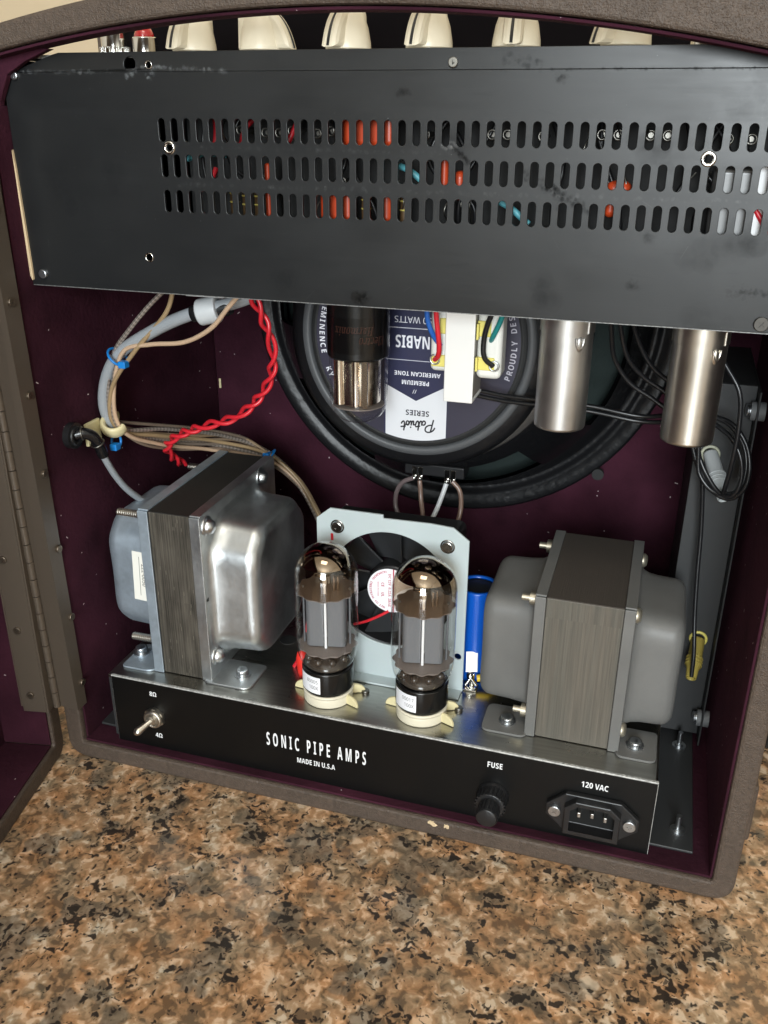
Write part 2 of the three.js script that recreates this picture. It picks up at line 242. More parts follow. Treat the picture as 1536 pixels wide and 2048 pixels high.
// ------------------------------------------------------------------ cabinet
const XL = -20, XR = 361;                                    // lining faces inside
const arcY = (x, top, R, c = 165) => top - (R - Math.sqrt(R * R - (x - c) * (x - c)));
function hoop(x0, x1, y0, top, R, cr, br, S, xc) {
  const arcY = (x, t, q) => t - (q - Math.sqrt(q * q - (x - xc) * (x - xc)));               // arched outline: bottom corners br, top corners cr
  const s = new S(), yl = arcY(x0 + cr * 0.9, top, R), yr = arcY(x1 - cr * 0.9, top, R);
  s.moveTo(x0 + br, y0); s.lineTo(x1 - br, y0); s.quadraticCurveTo(x1, y0, x1, y0 + br); s.lineTo(x1, yr - cr); s.quadraticCurveTo(x1, yr - cr * 0.12, x1 - cr * 0.9, yr);
  for (let i = 1; i < 40; i++) { const x = x1 - cr * 0.9 + (x0 - x1 + cr * 1.8) * i / 40; s.lineTo(x, arcY(x, top, R)); }
  s.lineTo(x0 + cr * 0.9, yl); s.quadraticCurveTo(x0, yl - cr * 0.12, x0, yl - cr); s.lineTo(x0, y0 + br); s.quadraticCurveTo(x0, y0, x0 + br, y0); return s;
}
const cab = thing('amplifier_cabinet', 'brown leatherette amplifier cabinet with purple velvet lining and arched top, open at the back', 'amplifier cabinet', [170, -13, -100]);
{
  const rim = hoop(-33, 374, -13, 424.5, 900, 24, 13, THREE.Shape, 172); rim.holes.push(hoop(XL - 1.5, XR + 1.5, -1.5, 410.3, 860, 16, 2, THREE.Path, 151));
  part('rim', extr(rim, 15, 1.6, -7), tolex, cab);
  part('side_wall', box(-33, -21.5, -13, 384, -214, -7.3), tolex, cab);
  part('side_wall', box(362.5, 374, -13, 384, -214, -7.3), tolex, cab);
  part('bottom_panel', box(-21.4, 362.4, -13, -1.6, -214, -7.3), tolex, cab);
  part('front_panel', box(-21.4, 362.4, -1.5, 300, -214, -206), tolex, cab);
  { const q = new THREE.Shape(); q.moveTo(-28.4, 300.2); q.lineTo(374, 300.2); for (let i = 30; i >= 0; i--) { const x = -28.4 + 402.4 * i / 30; q.lineTo(x, arcY(x, 434, 1340, 176)); } part('control_bay_board', [extr(q, 12, 0.5, -124)], phy({ color: col(0.004, 0.003, 0.0035), roughness: 0.95, specularIntensity: 0.15 }), cab); part('bay_end_post', [box(-33, -28.6, 300.2, 417, -125, -111, 1.5)], tolex, cab); }
  part('bay_shelf', [box(-21.3, 362.3, 296, 300, -205.8, -124)], blackMatte, cab);
  part('baffle', [box(-19.9, 360.9, 0.1, 296, -205.9, -204)], velvet, cab);
  part('lining', [box(-21.4, XL, 0.1, 372, -203.9, 4.5, 0.6)], velvet, cab);
  part('lining', [box(XR, 362.4, 0.1, 384, -203.9, 6.2, 0.6)], velvet, cab);
  part('lining', [box(-21.4, 362.4, -1.5, 0, -203.9, 5.6, 0.6)], velvet, cab);
  const a = new THREE.Shape(), N = 40; for (let i = 0; i <= N; i++) { const x = -14 + 366 * i / N, y = arcY(x, 409.8, 860, 151); i ? a.lineTo(x, y) : a.moveTo(x, y); } for (let i = N; i >= 0; i--) { const x = -14 + 366 * i / N; a.lineTo(x, arcY(x, 408.5, 860, 151)); }
  part('lining', extr(a, 11.8, 0.4, -6.8), velvet, cab);
  const gus = new THREE.Shape(); [[-21.4, 366], [-19.9, 374], [-13.5, 385.5], [-3, 391], [12, 396.3], [5, 396.9], [-10, 394], [-21.4, 391]].forEach((p, i) => (i ? gus.lineTo(...p) : gus.moveTo(...p)));
  part('lining', extr(gus, 4, 0.6, -6.4), velvet, cab);
  // bare plywood left showing beside the upper chassis
  const w = new THREE.Shape(); [[-19.9, 290.5], [-19.4, 289.4], [-18.9, 288.2], [-18.35, 288.8], [-18.4, 296], [-18.75, 322], [-19.1, 343], [-19.7, 352], [-19.9, 351]].forEach((p, i) => (i ? w.lineTo(...p) : w.moveTo(...p)));
  part('bare_wood_strip', extr(w, 1.6, 0.2, -7.2), rawWood, cab);
  part('corner_block', [box(374.2, 385, -13, 26, -62, -42, 2)], tolex, cab);
  // scuffed spots where the covering is worn to the wood
  const crumb = (x, y, q) => { const g = new THREE.IcosahedronGeometry(1.3, 1), p = g.attributes.position; for (let k = 0; k < p.count; k++) { const f = 0.55 + 0.9 * hash(Math.round(p.getX(k) * 90), Math.round(p.getY(k) * 90 + p.getZ(k) * 37), q); p.setXYZ(k, p.getX(k) * f * 1.3, p.getY(k) * f, p.getZ(k) * f * 0.35); } g.computeVertexNormals(); return g.translate(x, y, 8.2); };
  part('worn_spot', [crumb(209.3, -3.6, 1), crumb(211, -4.6, 2), crumb(218.2, -3.9, 3)], rawWood, cab);
}
// piano hinge on the left edge
{
  const zr = (y) => 11 + (y - 35) * 0.030, zb = (y) => 2.6 + (y - 30) * 0.018;
  const quad = (p) => { const g = new THREE.BufferGeometry(), v = []; [[0, 1, 2], [0, 2, 3]].forEach((t) => t.forEach((i) => v.push(...p[i]))); g.setAttribute('position', new THREE.Float32BufferAttribute(v, 3)); g.computeVertexNormals(); g.setAttribute('uv', new THREE.Float32BufferAttribute(new Float32Array(12), 2)); return g; };
  const slab = (a) => { const [p, q] = a, f = []; for (let i = 0; i < 4; i++) f.push(quad([p[i], p[(i + 1) % 4], q[(i + 1) % 4], q[i]])); f.push(quad(p), quad([...q].reverse())); return f; };
  const y0 = 26, y1 = 372, t = 1.1, X = -19.9;
  const leafIn = slab([[[X, y0, zb(y0)], [X, y0, zr(y0)], [X, y1, zr(y1)], [X, y1, zb(y1)]], [[X + t, y0, zb(y0)], [X + t, y0, zr(y0)], [X + t, y1, zr(y1)], [X + t, y1, zb(y1)]]]);
  const leafRim = slab([[[X + t, y0, zr(y0)], [-32.2, y0, 9.3], [-32.2, y1, 9.3 + 9], [X + t, y1, zr(y1)]], [[X + t, y0, zr(y0) + t], [-32.2, y0, 9.3 + t], [-32.2, y1, 18.3 + t], [X + t, y1, zr(y1) + t]]]);
  const h = part('piano_hinge', [...leafIn, ...leafRim], hingeMetal, cab);
  for (let i = 0; i < 30; i++) { const a = y0 + i * (y1 - y0) / 30, z = 10.3 + (a - 26) * 0.026; part('knuckle', cyl(2.3 + (i % 2) * 0.12, (y1 - y0) / 30 - 0.5, [-34.3, a, z + 0.9], [0, 1, 0.026], 14), hingeMetal, h); }
  for (const [y, z] of [[280.4, 14.2], [230.1, 11.2], [184.6, 9.0], [136.8, 6.9], [90.2, 4.9], [42.6, 4.0], [326, 15.6]]) part('screw', screwGeo(2.3, 1.3, [X + t, y, z], [1, 0, 0], y), antiqueScrew, h);
}
// the back door: a shallow tray hinged at the left, swung open
{
  const Hx = -38.6, Hz = 5.2, e = V([0.19, 0, 0.982]), n = V([0.982, 0, -0.19]);
  const m4 = new THREE.Matrix4().makeBasis(e, new THREE.Vector3(0, 1, 0), e.clone().cross(new THREE.Vector3(0, 1, 0))).setPosition(Hx, 0, Hz);
  const P = (g) => g.applyMatrix4(m4);       // local: x along the door away from the hinge, y up, z into the tray (away from the viewer's side when positive)
  const s = rrect(0, 384, -13, 396, 10), hole = rrect(12, 372, -1.5, 385, 2, THREE.Path); s.holes.push(hole);
  const dz = e.clone().cross(new THREE.Vector3(0, 1, 0)).dot(n) > 0 ? -1 : 1;       // sign that goes behind the rim plane
  const z = (a, b) => (dz > 0 ? [a, b] : [-b, -a]);
  const ex = (sh, a, b, bev) => P(extr(sh, b - a, bev, z(a, b)[0]));
  const bx = (x0, x1, ya, yb, a, b, r) => P(box(x0, x1, ya, yb, ...z(a, b), r));
  const door = part('back_door', [ex(s, 0, 34, 1.6), ex(rrect(1, 383, -12, 395, 9), 34.1, 42, 1.5)], tolex, cab);
  part('door_lining', [bx(12.2, 13.6, 0, 384.8, 2, 33.9, 0.5), bx(13.7, 371, -1.4, 0, 2, 33.9, 0.5), bx(13.7, 371, 0.1, 384.8, 32.5, 33.9, 0.4)], velvet, door);
  part('hinge_leaf', [bx(1.5, 14.9, 26.5, 372, -1.3, -0.1, 0.3), bx(13.7, 14.9, 26.5, 372, 0, 15, 0.3), bx(13.7, 14.9, 30, 372, 15.1, 16.2, 0.3)], hingeMetal, door);
  for (const [y, d] of [[132.7, 10.5], [85.4, 9.5], [39.1, 8.5], [180, 11], [228, 11]]) { const c = V([14.9, y, dz > 0 ? d : -d]).applyMatrix4(m4); part('screw', screwGeo(2.3, 1.2, c.toArray(), e.toArray(), y), antiqueScrew, door); }
}

// ------------------------------------------------------------------ loudspeaker on the baffle
{
  const C = [167, 251], t = thing('loudspeaker', 'large black loudspeaker with navy printed label, bolted to the purple baffle', 'loudspeaker', [C[0], C[1], -204]);
  const f = (g) => g.rotateX(Math.PI / 2).translate(C[0], C[1], 0);                    // lathe profiles in (radius, z)
  const frameBlack = phy({ color: col(0.008, 0.008, 0.009), roughness: 0.36, specularIntensity: 0.6, bumpMap: withRep(nFine, 8), bumpScale: 0.0003 });
  part('frame_flange', [f(lathe([[126, -203.6], [146.5, -203.6], [147.5, -200], [147, -196.5], [145, -195], [139, -195.2], [137.5, -197.5], [134, -197.5], [132.5, -195.5], [129, -195.5], [126, -198]], 96))], frameBlack, t);
  const shell = lathe([[129, -196], [120, -182], [117, -170]], 96), neck = lathe([[96, -142], [88, -134], [80, -130], [30, -130]], 72), back = lathe([[126.8, -197], [117.8, -182], [114.6, -170]], 96);
  part('basket', [f(shell), f(back), f(neck), f(lathe([[94, -143], [86, -136], [79, -132.5]], 72))], glossBlack, t);
  for (let i = 0; i < 6; i++) {
    const g = new THREE.LatheGeometry([[118.5, -172], [108, -156], [95, -141], [93, -143.5], [106, -158.5], [116.5, -174]].map((p) => new THREE.Vector2(...p)), 10, 0, 0.36).rotateY(i * Math.PI / 3 + 0.62);
    part('spoke', f(g), glossBlack, t);
  }
  part('cone', f(lathe([[128, -199], [120, -197.5], [100, -176], [60, -150], [30, -140]], 72)), std({ color: col(0.022, 0.034, 0.032), roughness: 0.75, bumpMap: withRep(nFine, 20), bumpScale: 0.0002 }), t);
  const mag = part('magnet', [f(lathe([[20, -129.8], [83, -129.8], [84, -128], [84, -124], [83, -122.5], [78, -122], [77, -121], [77, -104], [76, -102.5]], 96))], std({ color: col(0.12, 0.115, 0.11), roughness: 0.3, metalness: 0.7 }), t);
  part('back_plate', f(lathe([[76, -102.4], [77.5, -101.5], [77.5, -96.5], [74, -94.2], [69.5, -93]], 96)), frameBlack, mag);
  part('plate_ring', f(lathe([[69.4, -93], [68.6, -91.2], [66, -90.8], [64.4, -91.5], [64, -93.2]], 96)), std({ color: col(0.075, 0.078, 0.082), roughness: 0.45 }), mag);
  part('inner_step', f(lathe([[63.9, -93.2], [62, -92], [61, -92], [60.4, -92.6], [0, -92.6]], 96)), blackMatte, mag);
  const lab = canvasTex(1536, 1536, (c, w) => {                                        // drawn the right way up; the disc is fitted upside down
    const s = w / 121; c.translate(w / 2, w / 2); c.scale(s, s);
    c.fillStyle = '#363442'; c.beginPath(); c.arc(0, 0, 60.4, 0, 7); c.fill();
    c.save(); c.beginPath(); c.arc(0, 0, 60.2, 0, 7); c.clip();
    c.fillStyle = '#2b2d49'; c.fillRect(-20, -62, 38.5, 124);
    c.fillStyle = '#d9dade'; c.beginPath(); c.moveTo(-19.6, -62); c.lineTo(17.6, -62); c.lineTo(17.6, -27); c.lineTo(-1, -36.3 + 0.5); c.lineTo(-19.6, -25.5); c.fill();
    c.fillStyle = '#2b2d49'; c.beginPath(); c.arc(0, 0, 61, 1.2, 2.0); c.fill();
    c.restore();
    c.fillStyle = '#e8e8ee'; c.textAlign = 'center'; c.textBaseline = 'middle';
    const T = (t, x, y, h, f, sx = 1, colr = '#e6e6ec') => { c.save(); c.translate(x, y); c.scale(sx, 1); c.fillStyle = colr; c.font = `${f} ${h}px sans-serif`; c.fillText(t, 0, 0); c.restore(); };
    T('SERIES', -2, -43, 4.6, 'bold', 1.0, '#23242e');
    c.save(); c.translate(-2.2, -50.6); c.rotate(-0.09); c.strokeStyle = '#17181f'; c.fillStyle = '#17181f'; c.lineCap = c.lineJoin = 'round'; c.lineWidth = 0.85; c.beginPath();
    c.moveTo(-10, 3); c.bezierCurveTo(-9, 0, -8.5, -2, -7.8, -3.6); c.moveTo(-10.4, -1.8); c.bezierCurveTo(-9, -5, -4, -5.2, -4.6, -2.4); c.bezierCurveTo(-5, -0.4, -7.5, 0.2, -8.4, 0);
    c.moveTo(-3.2, 0.2); c.bezierCurveTo(-5, -0.4, -5.6, 2.4, -4.2, 2.6); c.bezierCurveTo(-3.4, 2.7, -2.8, 1, -2.6, 0.1); c.bezierCurveTo(-3, 2, -2.8, 2.8, -2, 2.4); c.bezierCurveTo(-1.2, 1.6, -0.4, -1.6, -0.1, -3);
    c.bezierCurveTo(-0.8, 0, -1.3, 2.8, -0.2, 2.5); c.bezierCurveTo(0.8, 2, 1, 0.2, 1.4, -0.1); c.bezierCurveTo(1.6, 0.4, 2.2, 0.3, 2.5, 0.2); c.bezierCurveTo(2.2, 1.4, 1.9, 2.8, 2.7, 2.5); c.bezierCurveTo(3.3, 2, 3.7, 0.8, 3.9, 0.1);
    c.bezierCurveTo(3.6, 1.4, 3.3, 2.8, 4.1, 2.5); c.bezierCurveTo(4.8, 2.2, 5, 0.2, 6, 0.1); c.bezierCurveTo(7.4, 0.1, 6.9, 2.7, 5.8, 2.6); c.bezierCurveTo(4.8, 2.5, 5, 0.6, 6, 0.1); c.bezierCurveTo(6.6, 0.9, 7.2, 0.6, 7.6, 0.3); c.bezierCurveTo(8, -0.6, 8.5, -2, 8.7, -3);
    c.bezierCurveTo(8, 0, 7.5, 2.8, 8.6, 2.5); c.bezierCurveTo(9.2, 2.2, 9.6, 1.6, 9.8, 1.2); c.moveTo(-1.3, -0.6); c.lineTo(1.1, -0.9); c.moveTo(7.6, -0.6); c.lineTo(10.2, -0.9); c.stroke(); c.beginPath(); c.arc(4.3, -1.3, 0.5, 0, 7); c.fill(); c.restore();
    T('PREMIUM', -0.4, -24.6, 3.6, 'bold'); T('AMERICAN TONE', -1.4, -19.4, 3.5, 'bold', 0.98); T('//', 0, -30, 3.4, '');
    { c.save(); c.font = 'bold 10px sans-serif'; c.translate(-5.8, -0.4); c.scale(36 / c.measureText('CANNABIS').width, 1); c.fillStyle = '#e6e6ec'; c.fillText('CANNABIS', 0, 0); c.restore(); } T('50 WATTS', 1.6, 11.4, 5.0, '', 1.02);
    c.fillStyle = '#c9cad4'; c.fillRect(-19, 6.6, 36, 0.5); c.fillRect(-19, -12, 36, 0.4);
    const arc = (t, r, a0, da, inv) => { c.font = 'bold 4.6px sans-serif'; [...t].forEach((ch, i) => { const a = a0 + da * i; c.save(); c.translate(r * Math.cos(a), r * Math.sin(a)); c.rotate(a + (inv ? -Math.PI / 2 : Math.PI / 2)); c.fillText(ch, 0, 0); c.restore(); }); };
    c.fillStyle = '#e6e6ec'; arc('EMINENCE  KY  40019', 57.2, 0.26, -0.0632, true);
    c.fillStyle = '#b9b6c0'; arc('PROUDLY DESIGNED', 57.0, 3.46, 0.0 - 0.0605, true);
  });
  const disc = new THREE.CircleGeometry(60.4, 96); disc.rotateZ(Math.PI).translate(C[0], C[1], -92.2);
  part('label', [disc], std({ map: lab, roughness: 0.34 }), mag, true);
  // terminal block
  const tb = part('terminal_block', [box(150, 190, 152, 160, -150, -134, 1)], blackPlastic, t);
  for (const x of [157, 161, 179, 183]) part('solder_lug', [box(x - 1.6, x + 1.6, 149, 158, -133.6, -133, 0.2), ball(1.7, [x, 150.4, -132.4], 10)], chromeM, tb);
  for (const [x, y] of [[271, 144]]) part('bolt', [cyl(4, 3, [x, y, -195], [0, 0, 1], 18)], blackMatte, t);
}

// ------------------------------------------------------------------ lower chassis
const low = thing('lower_chassis', 'low metal chassis with black printed faceplate on the cabinet floor', 'chassis', [165, 0, -75]);
{
  part('faceplate', [box(0, 329, 0.2, 49.2, -1.9, -0.15, 0.2)], bareEdge, low);
  const W = 2048, H = 304, s = W / 329;
  const face = canvasTex(W, H, (c) => {
    c.fillStyle = '#060606'; c.fillRect(0, 0, W, H);
    let q = 5; const r = () => (q = (q * 16807) % 2147483647) / 2147483647;
    for (let i = 0; i < 260; i++) { c.fillStyle = `rgba(170,165,160,${0.05 + 0.16 * r()})`; const a = 0.5 + r() * 1.1; c.fillRect(r() * W, r() * H, a, a); }
    const X = (x) => x * s, Y = (y) => H - y * s * (H / (48.5 * s)); c.fillStyle = '#e9e9ea'; c.textAlign = 'center'; c.textBaseline = 'middle';
    const T = (t, x, y, h, w, f = 'bold', sp = 0) => { c.save(); c.font = `${f} ${h * s * 1.39}px sans-serif`; let tot = 0; const ws = [...t].map((k) => c.measureText(k).width + sp * s); tot = ws.reduce((a, b) => a + b, 0) - sp * s; c.translate(X(x), Y(y)); c.scale(w * s / tot, 1); c.textAlign = 'left'; let p = -tot / 2; [...t].forEach((k, i) => { c.fillText(k, p, 0); p += ws[i]; }); c.restore(); };
    T('SONIC PIPE AMPS', 135.6, 25.2, 9.6, 63.5, 'bold', 4.2); T('MADE IN U.S.A', 135.5, 13.8, 3.7, 24.5);
    T('FUSE', 242.6, 39.4, 3.9, 9); T('120 VAC', 297.2, 38.8, 3.9, 14.6); T('8Ω', 28.5, 40.9, 3.2, 5); T('4Ω', 29.6, 9.7, 3.2, 5);
  });
  const g = new THREE.PlaneGeometry(328.4, 48); g.translate(164.5, 24.4, 0.05);
  part('printed_face', g, phy({ map: face, roughness: 0.42, specularIntensity: 0.6 }), low, true);
  part('chassis_top', [box(-4.5, 328.6, 44.6, 47.2, -150, -2.6, 1.2)], aluTop, low);
  part('chassis_wall', box(-4.5, -3, 0.5, 44.5, -150, -4), blackPaint, low);
  part('chassis_wall', box(327.2, 328.6, 0.5, 44.5, -150, -3), blackPaint, low);
  part('chassis_wall', box(-2.9, 327.1, 0.5, 44.5, -149.5, -148), aluTop, low);
  part('chassis_wall', box(-2.9, 327.1, 1, 44.5, -5.4, -4), aluTop, low);
  part('mounting_flange', [box(-19.6, -4.6, 0.2, 1.9, -150, -10, 0.5)], blackPaint, low);
  part('mounting_flange', [box(328.7, 352.5, 0.2, 1.9, -150, -7.5, 0.5)], blackPaint, low);
  part('screw', screwGeo(4, 2.4, [-12, 1.9, -26], [0, 1, 0]), zinc, low);
  for (const z of [-100, -22]) part('bolt', [cyl(2.9, 2.4, [344, 1.9, z], [0, 1, 0], 6), cyl(4.3, 0.8, [344, 1.9, z]), cyl(1.5, 10.5, [344, 1.9, z], [0, 1, 0], 14)], zinc, low);
  part('grommet_hole', cyl(5.5, 0.5, [88, 47.0, -74]), blackMatte, low);
  // toggle switch
  const sw = part('toggle_switch', [cyl(7, 2.2, [29, 24.5, 0.2], [0, 0, 1], 6), cyl(6.2, 3.6, [29, 24.5, 0.2], [0, 0, 1], 28), ring(5.0, 1.1, [29, 24.5, 3.8], [0, 0, 1]), cyl(3, 5.4, [29, 24.5, 0.2], [0, 0, 1], 24)], nickel, low);
  part('toggle_lever', [along(lathe([[0, 14.4], [1.3, 14], [2.5, 12.4], [2.7, 11], [2.2, 8.4], [1.8, 4], [1.9, 0]], 24), [-0.5, -0.36, 0.79], [29, 24.5, 3])], nickel, sw);
  // fuse holder
  const fh = part('fuse_holder', [along(lathe([[9.2, 0], [9.2, 2], [8.2, 2.8], [8.2, 9], [7.4, 9.6], [0, 9.6]], 32), [0, 0, 1], [242.5, 18.6, 0.2]), ...Array.from({ length: 22 }, (_, i) => { const a = i / 22 * Math.PI * 2; return cyl(0.65, 7, [242.5 + 8.2 * Math.cos(a), 18.6 + 8.2 * Math.sin(a), 2.6], [0, 0, 1], 6); })], blackPlastic, low);
  part('fuse_cap', [along(lathe([[5.5, 0], [5.9, 0.8], [5.9, 9.2], [5.2, 10], [0, 10.1]], 28), [0, 0, 1], [242.5, 18.6, 9.9]), ...Array.from({ length: 18 }, (_, i) => { const a = i / 18 * Math.PI * 2; return cyl(0.5, 7.5, [242.5 + 5.8 * Math.cos(a), 18.6 + 5.8 * Math.sin(a), 11.2], [0, 0, 1], 6); })], blackPlastic, fh);
  // mains inlet
  const fl = new THREE.Shape(); [[272.5, 17], [272.5, 24], [282.5, 33], [312, 33], [322, 24], [322, 17], [312, 8], [282.5, 8]].forEach((p, i) => (i ? fl.lineTo(...p) : fl.moveTo(...p))); fl.closePath();
  const cav = new THREE.Path(); [[285, 11.5], [285, 26], [289.5, 30], [305.5, 30], [310, 26], [310, 11.5]].forEach((p, i) => (i ? cav.lineTo(...p) : cav.moveTo(...p))); cav.closePath();
  const lipHole = new THREE.Path(); [[282.7, 9.3], [282.7, 27], [288.4, 32.1], [306.6, 32.1], [312.3, 27], [312.3, 9.3]].forEach((p, i) => (i ? lipHole.lineTo(...p) : lipHole.moveTo(...p))); lipHole.closePath(); fl.holes.push(lipHole);
  const inl = part('mains_inlet', [extr(fl, 3.2, 0.6, 0.2)], blackPlastic, low);
  const lip = new THREE.Shape(); [[282.6, 9.2], [282.6, 27], [288.4, 32.2], [306.6, 32.2], [312.4, 27], [312.4, 9.2]].forEach((p, i) => (i ? lip.lineTo(...p) : lip.moveTo(...p))); lip.holes.push(cav.clone());
  part('inlet_rim', [extr(lip, 7.6, 0.7, 0.3)], blackPlastic, inl);
  part('inlet_floor', box(284.6, 310.4, 11, 30.5, 0.1, 0.35), std({ color: col(0.002, 0.002, 0.002), roughness: 0.9 }), inl);
  for (const [x, y] of [[290.5, 22.5], [297.5, 23.5], [304.5, 22.5]]) part('pin', box(x - 0.9, x + 0.9, y - 1.6, y + 1.6, 0.3, 6.2, 0.4), nickelDull, inl);
  for (const x of [277.2, 317.2]) part('screw', screwGeo(3.4, 1.8, [x, 20.4, 3.3], [0, 0, 1], x), zinc, inl);
}

// ------------------------------------------------------------------ transformers
function bellGeo(H, ry, rz, notch, nr, power = 7, fil = 9) {     // end bell: rises along +x from the plane x = 0
  const N = 120, out = [];
  for (let i = 0; i < N; i++) {
    const a = i / N * Math.PI * 2, c = Math.cos(a), s = Math.sin(a); let r = Math.pow(Math.pow(Math.abs(c) / ry, power) + Math.pow(Math.abs(s) / rz, power), -1 / power);
    if (notch) for (const p of [-1, 1]) for (const q of [-1, 1]) { const cx = p * notch[0], cy = q * notch[1], b = c * cx + s * cy, disc = b * b - (cx * cx + cy * cy - nr * nr); if (disc > 0 && b > 0) r = Math.min(r, b - Math.sqrt(disc)); }
    out.push(r);
  }
  for (let k = 0; k < (notch ? 6 : 5); k++) { const o = out.slice(); for (let i = 0; i < N; i++) out[i] = (o[(i + N - 1) % N] + 2 * o[i] + o[(i + 1) % N]) / 4; }
  const rings = [[7, 0], [4.4, 0.5], [2.4, 1.8], [0.9, 4.6]]; const wall = H - fil; rings.push([0, wall * 0.5], [-0.5, wall]);
  for (let k = 1; k <= 6; k++) { const t = k / 6 * Math.PI / 2; rings.push([-0.5 - fil * (1 - Math.cos(t)), wall + fil * Math.sin(t)]); }
  const pos = [], idx = []; const L = rings.length;
  for (const [off, h] of rings) for (let i = 0; i < N; i++) { const a = i / N * Math.PI * 2, r = out[i] + off; pos.push(h, r * Math.cos(a), r * Math.sin(a)); }
  for (const f of [0.7, 0.35]) for (let i = 0; i < N; i++) { const a = i / N * Math.PI * 2, r = (out[i] - 0.5 - fil) * f; pos.push(H + (1 - f) * 0.6, r * Math.cos(a), r * Math.sin(a)); }
  pos.push(H + 0.7, 0, 0); const T = L + 2;
  for (let j = 0; j < T - 1; j++) for (let i = 0; i < N; i++) { const k = (i + 1) % N, a = j * N + i, b = j * N + k, c = (j + 1) * N + i, d = (j + 1) * N + k; idx.push(a, b, d, a, d, c); }
  for (let i = 0; i < N; i++) idx.push((T - 1) * N + i, (T - 1) * N + (i + 1) % N, T * N);
  const g = new THREE.BufferGeometry(); g.setAttribute('position', new THREE.Float32BufferAttribute(pos, 3)); g.setIndex(idx); g.computeVertexNormals(); g.setAttribute('uv', new THREE.Float32BufferAttribute(new Float32Array(pos.length / 3 * 2), 2)); return g;
}
const mirrorX = (g) => { g = g.toNonIndexed(); g.scale(-1, 1, 1); const p = g.attributes.position.array, n = g.attributes.normal.array; for (let i = 0; i < p.length; i += 9) for (let k = 0; k < 3; k++) { let t = p[i + 3 + k]; p[i + 3 + k] = p[i + 6 + k]; p[i + 6 + k] = t; t = n[i + 3 + k]; n[i + 3 + k] = n[i + 6 + k]; n[i + 6 + k] = t; } return g; };
{
  const y0 = 47.4, y1 = 157.8, zf = -15, zb = -120, cy = (y0 + y1) / 2, cz = (zf + zb) / 2;
  const t = thing('power_transformer', 'big bare steel power transformer with bright end bells at the left of the chassis', 'transformer', [42, 47.2, cz]);
  part('core', [box(29, 55.8, y0 + 0.2, y1 - 0.4, zb + 0.5, zf - 0.5, 0.4)], lamination, t);
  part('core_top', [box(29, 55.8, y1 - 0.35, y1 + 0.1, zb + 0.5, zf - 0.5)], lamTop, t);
  const fl = (x0, x1, plate) => [box(x0, x1, y0, y1, zf - 0.4, zf + 0.8, 0.4), box(x0, x1, y0, y1, zb - 0.8, zb + 0.4, 0.4), box(x0, x1, y1 - 0.2, y1 + 1, zb, zf - 0.5, 0.4), box(plate, plate + 1.3, y0, y1, zb, zf, 0.4)];
  const bl = part('end_bell', [...fl(22.4, 29, 22.4), mirrorX(bellGeo(36, 40, 37, [43, 42], 15)).translate(22.5, cy, cz + 2)], steelDull, t);
  const br = part('end_bell', [...fl(55.9, 62.5, 61.2), bellGeo(30, 44, 40, [45, 42], 13.5, 9, 8).translate(62.3, cy, cz + 4)], steel, t);
  for (const [x, z, s] of [[10, -29, 0], [71, -26, 1]]) { const f = rrect(s ? 58 : 0, s ? 88.5 : 23, 12, 40, [3, 7, 3, 7]); part('mounting_foot', [extr(f, 1.4, 0.3, 0).rotateX(-Math.PI / 2).translate(0, 47.3, 0)], s ? steel : steelDull, s ? br : bl); }
  for (const [x, z] of [[4.5, -29], [77.7, -25.6]]) { part('screw', [cyl(5.4, 0.9, [x, 48.7, z]), ...screwGeo(3.9, 3.6, [x, 49.5, z], [0, 1, 0], x)], zinc, t); }
  for (const [y, z] of [[62.5, -22], [150, -22.5], [152.3, -98], [62.5, -108]]) part('bolt_head', [along(lathe([[6, 0], [6, 1], [4.6, 1.2], [4.6, 2], [3.8, 4.2], [2, 5.4], [0, 5.6]], 24), [1, 0, 0], [62.5, y, z])], zinc, br);
  for (const [y, z] of [[64, -25], [150.5, -25], [148, -112]]) part('bolt_end', [seg([22.4, y, z], [2.5, y - 0.6, z], 2.2), ...Array.from({ length: 14 }, (_, i) => ring(2.2, 0.28, [3.5 + i * 1.35, y - 0.4, z], [1, 0, 0], 14, 5))], nickel, bl);
  part('vent_slot', [along(lathe([[0, 0.1], [1.3, 0.1], [1.3, 0]], 14).scale(1, 1, 2.2), [1, 0, 0], [62.55, 104, -18.4])], blackMatte, br);
  const st = canvasTex(128, 400, (c, w, h) => { c.fillStyle = '#e9e6dc'; c.fillRect(0, 0, w, h); c.fillStyle = '#222'; c.fillRect(52, 40, 3, h - 80); c.translate(86, h * 0.47); c.rotate(Math.PI / 2); c.font = '44px sans-serif'; c.textAlign = 'center'; c.textBaseline = 'middle'; c.fillText('222-0050', 0, 0); });
  const sg = new THREE.PlaneGeometry(11, 34); sg.rotateZ(-0.05).translate(11.4, 106, cz + 2 + 37.75);
  part('sticker', sg, std({ map: st, roughness: 0.6 }), bl, true);
}
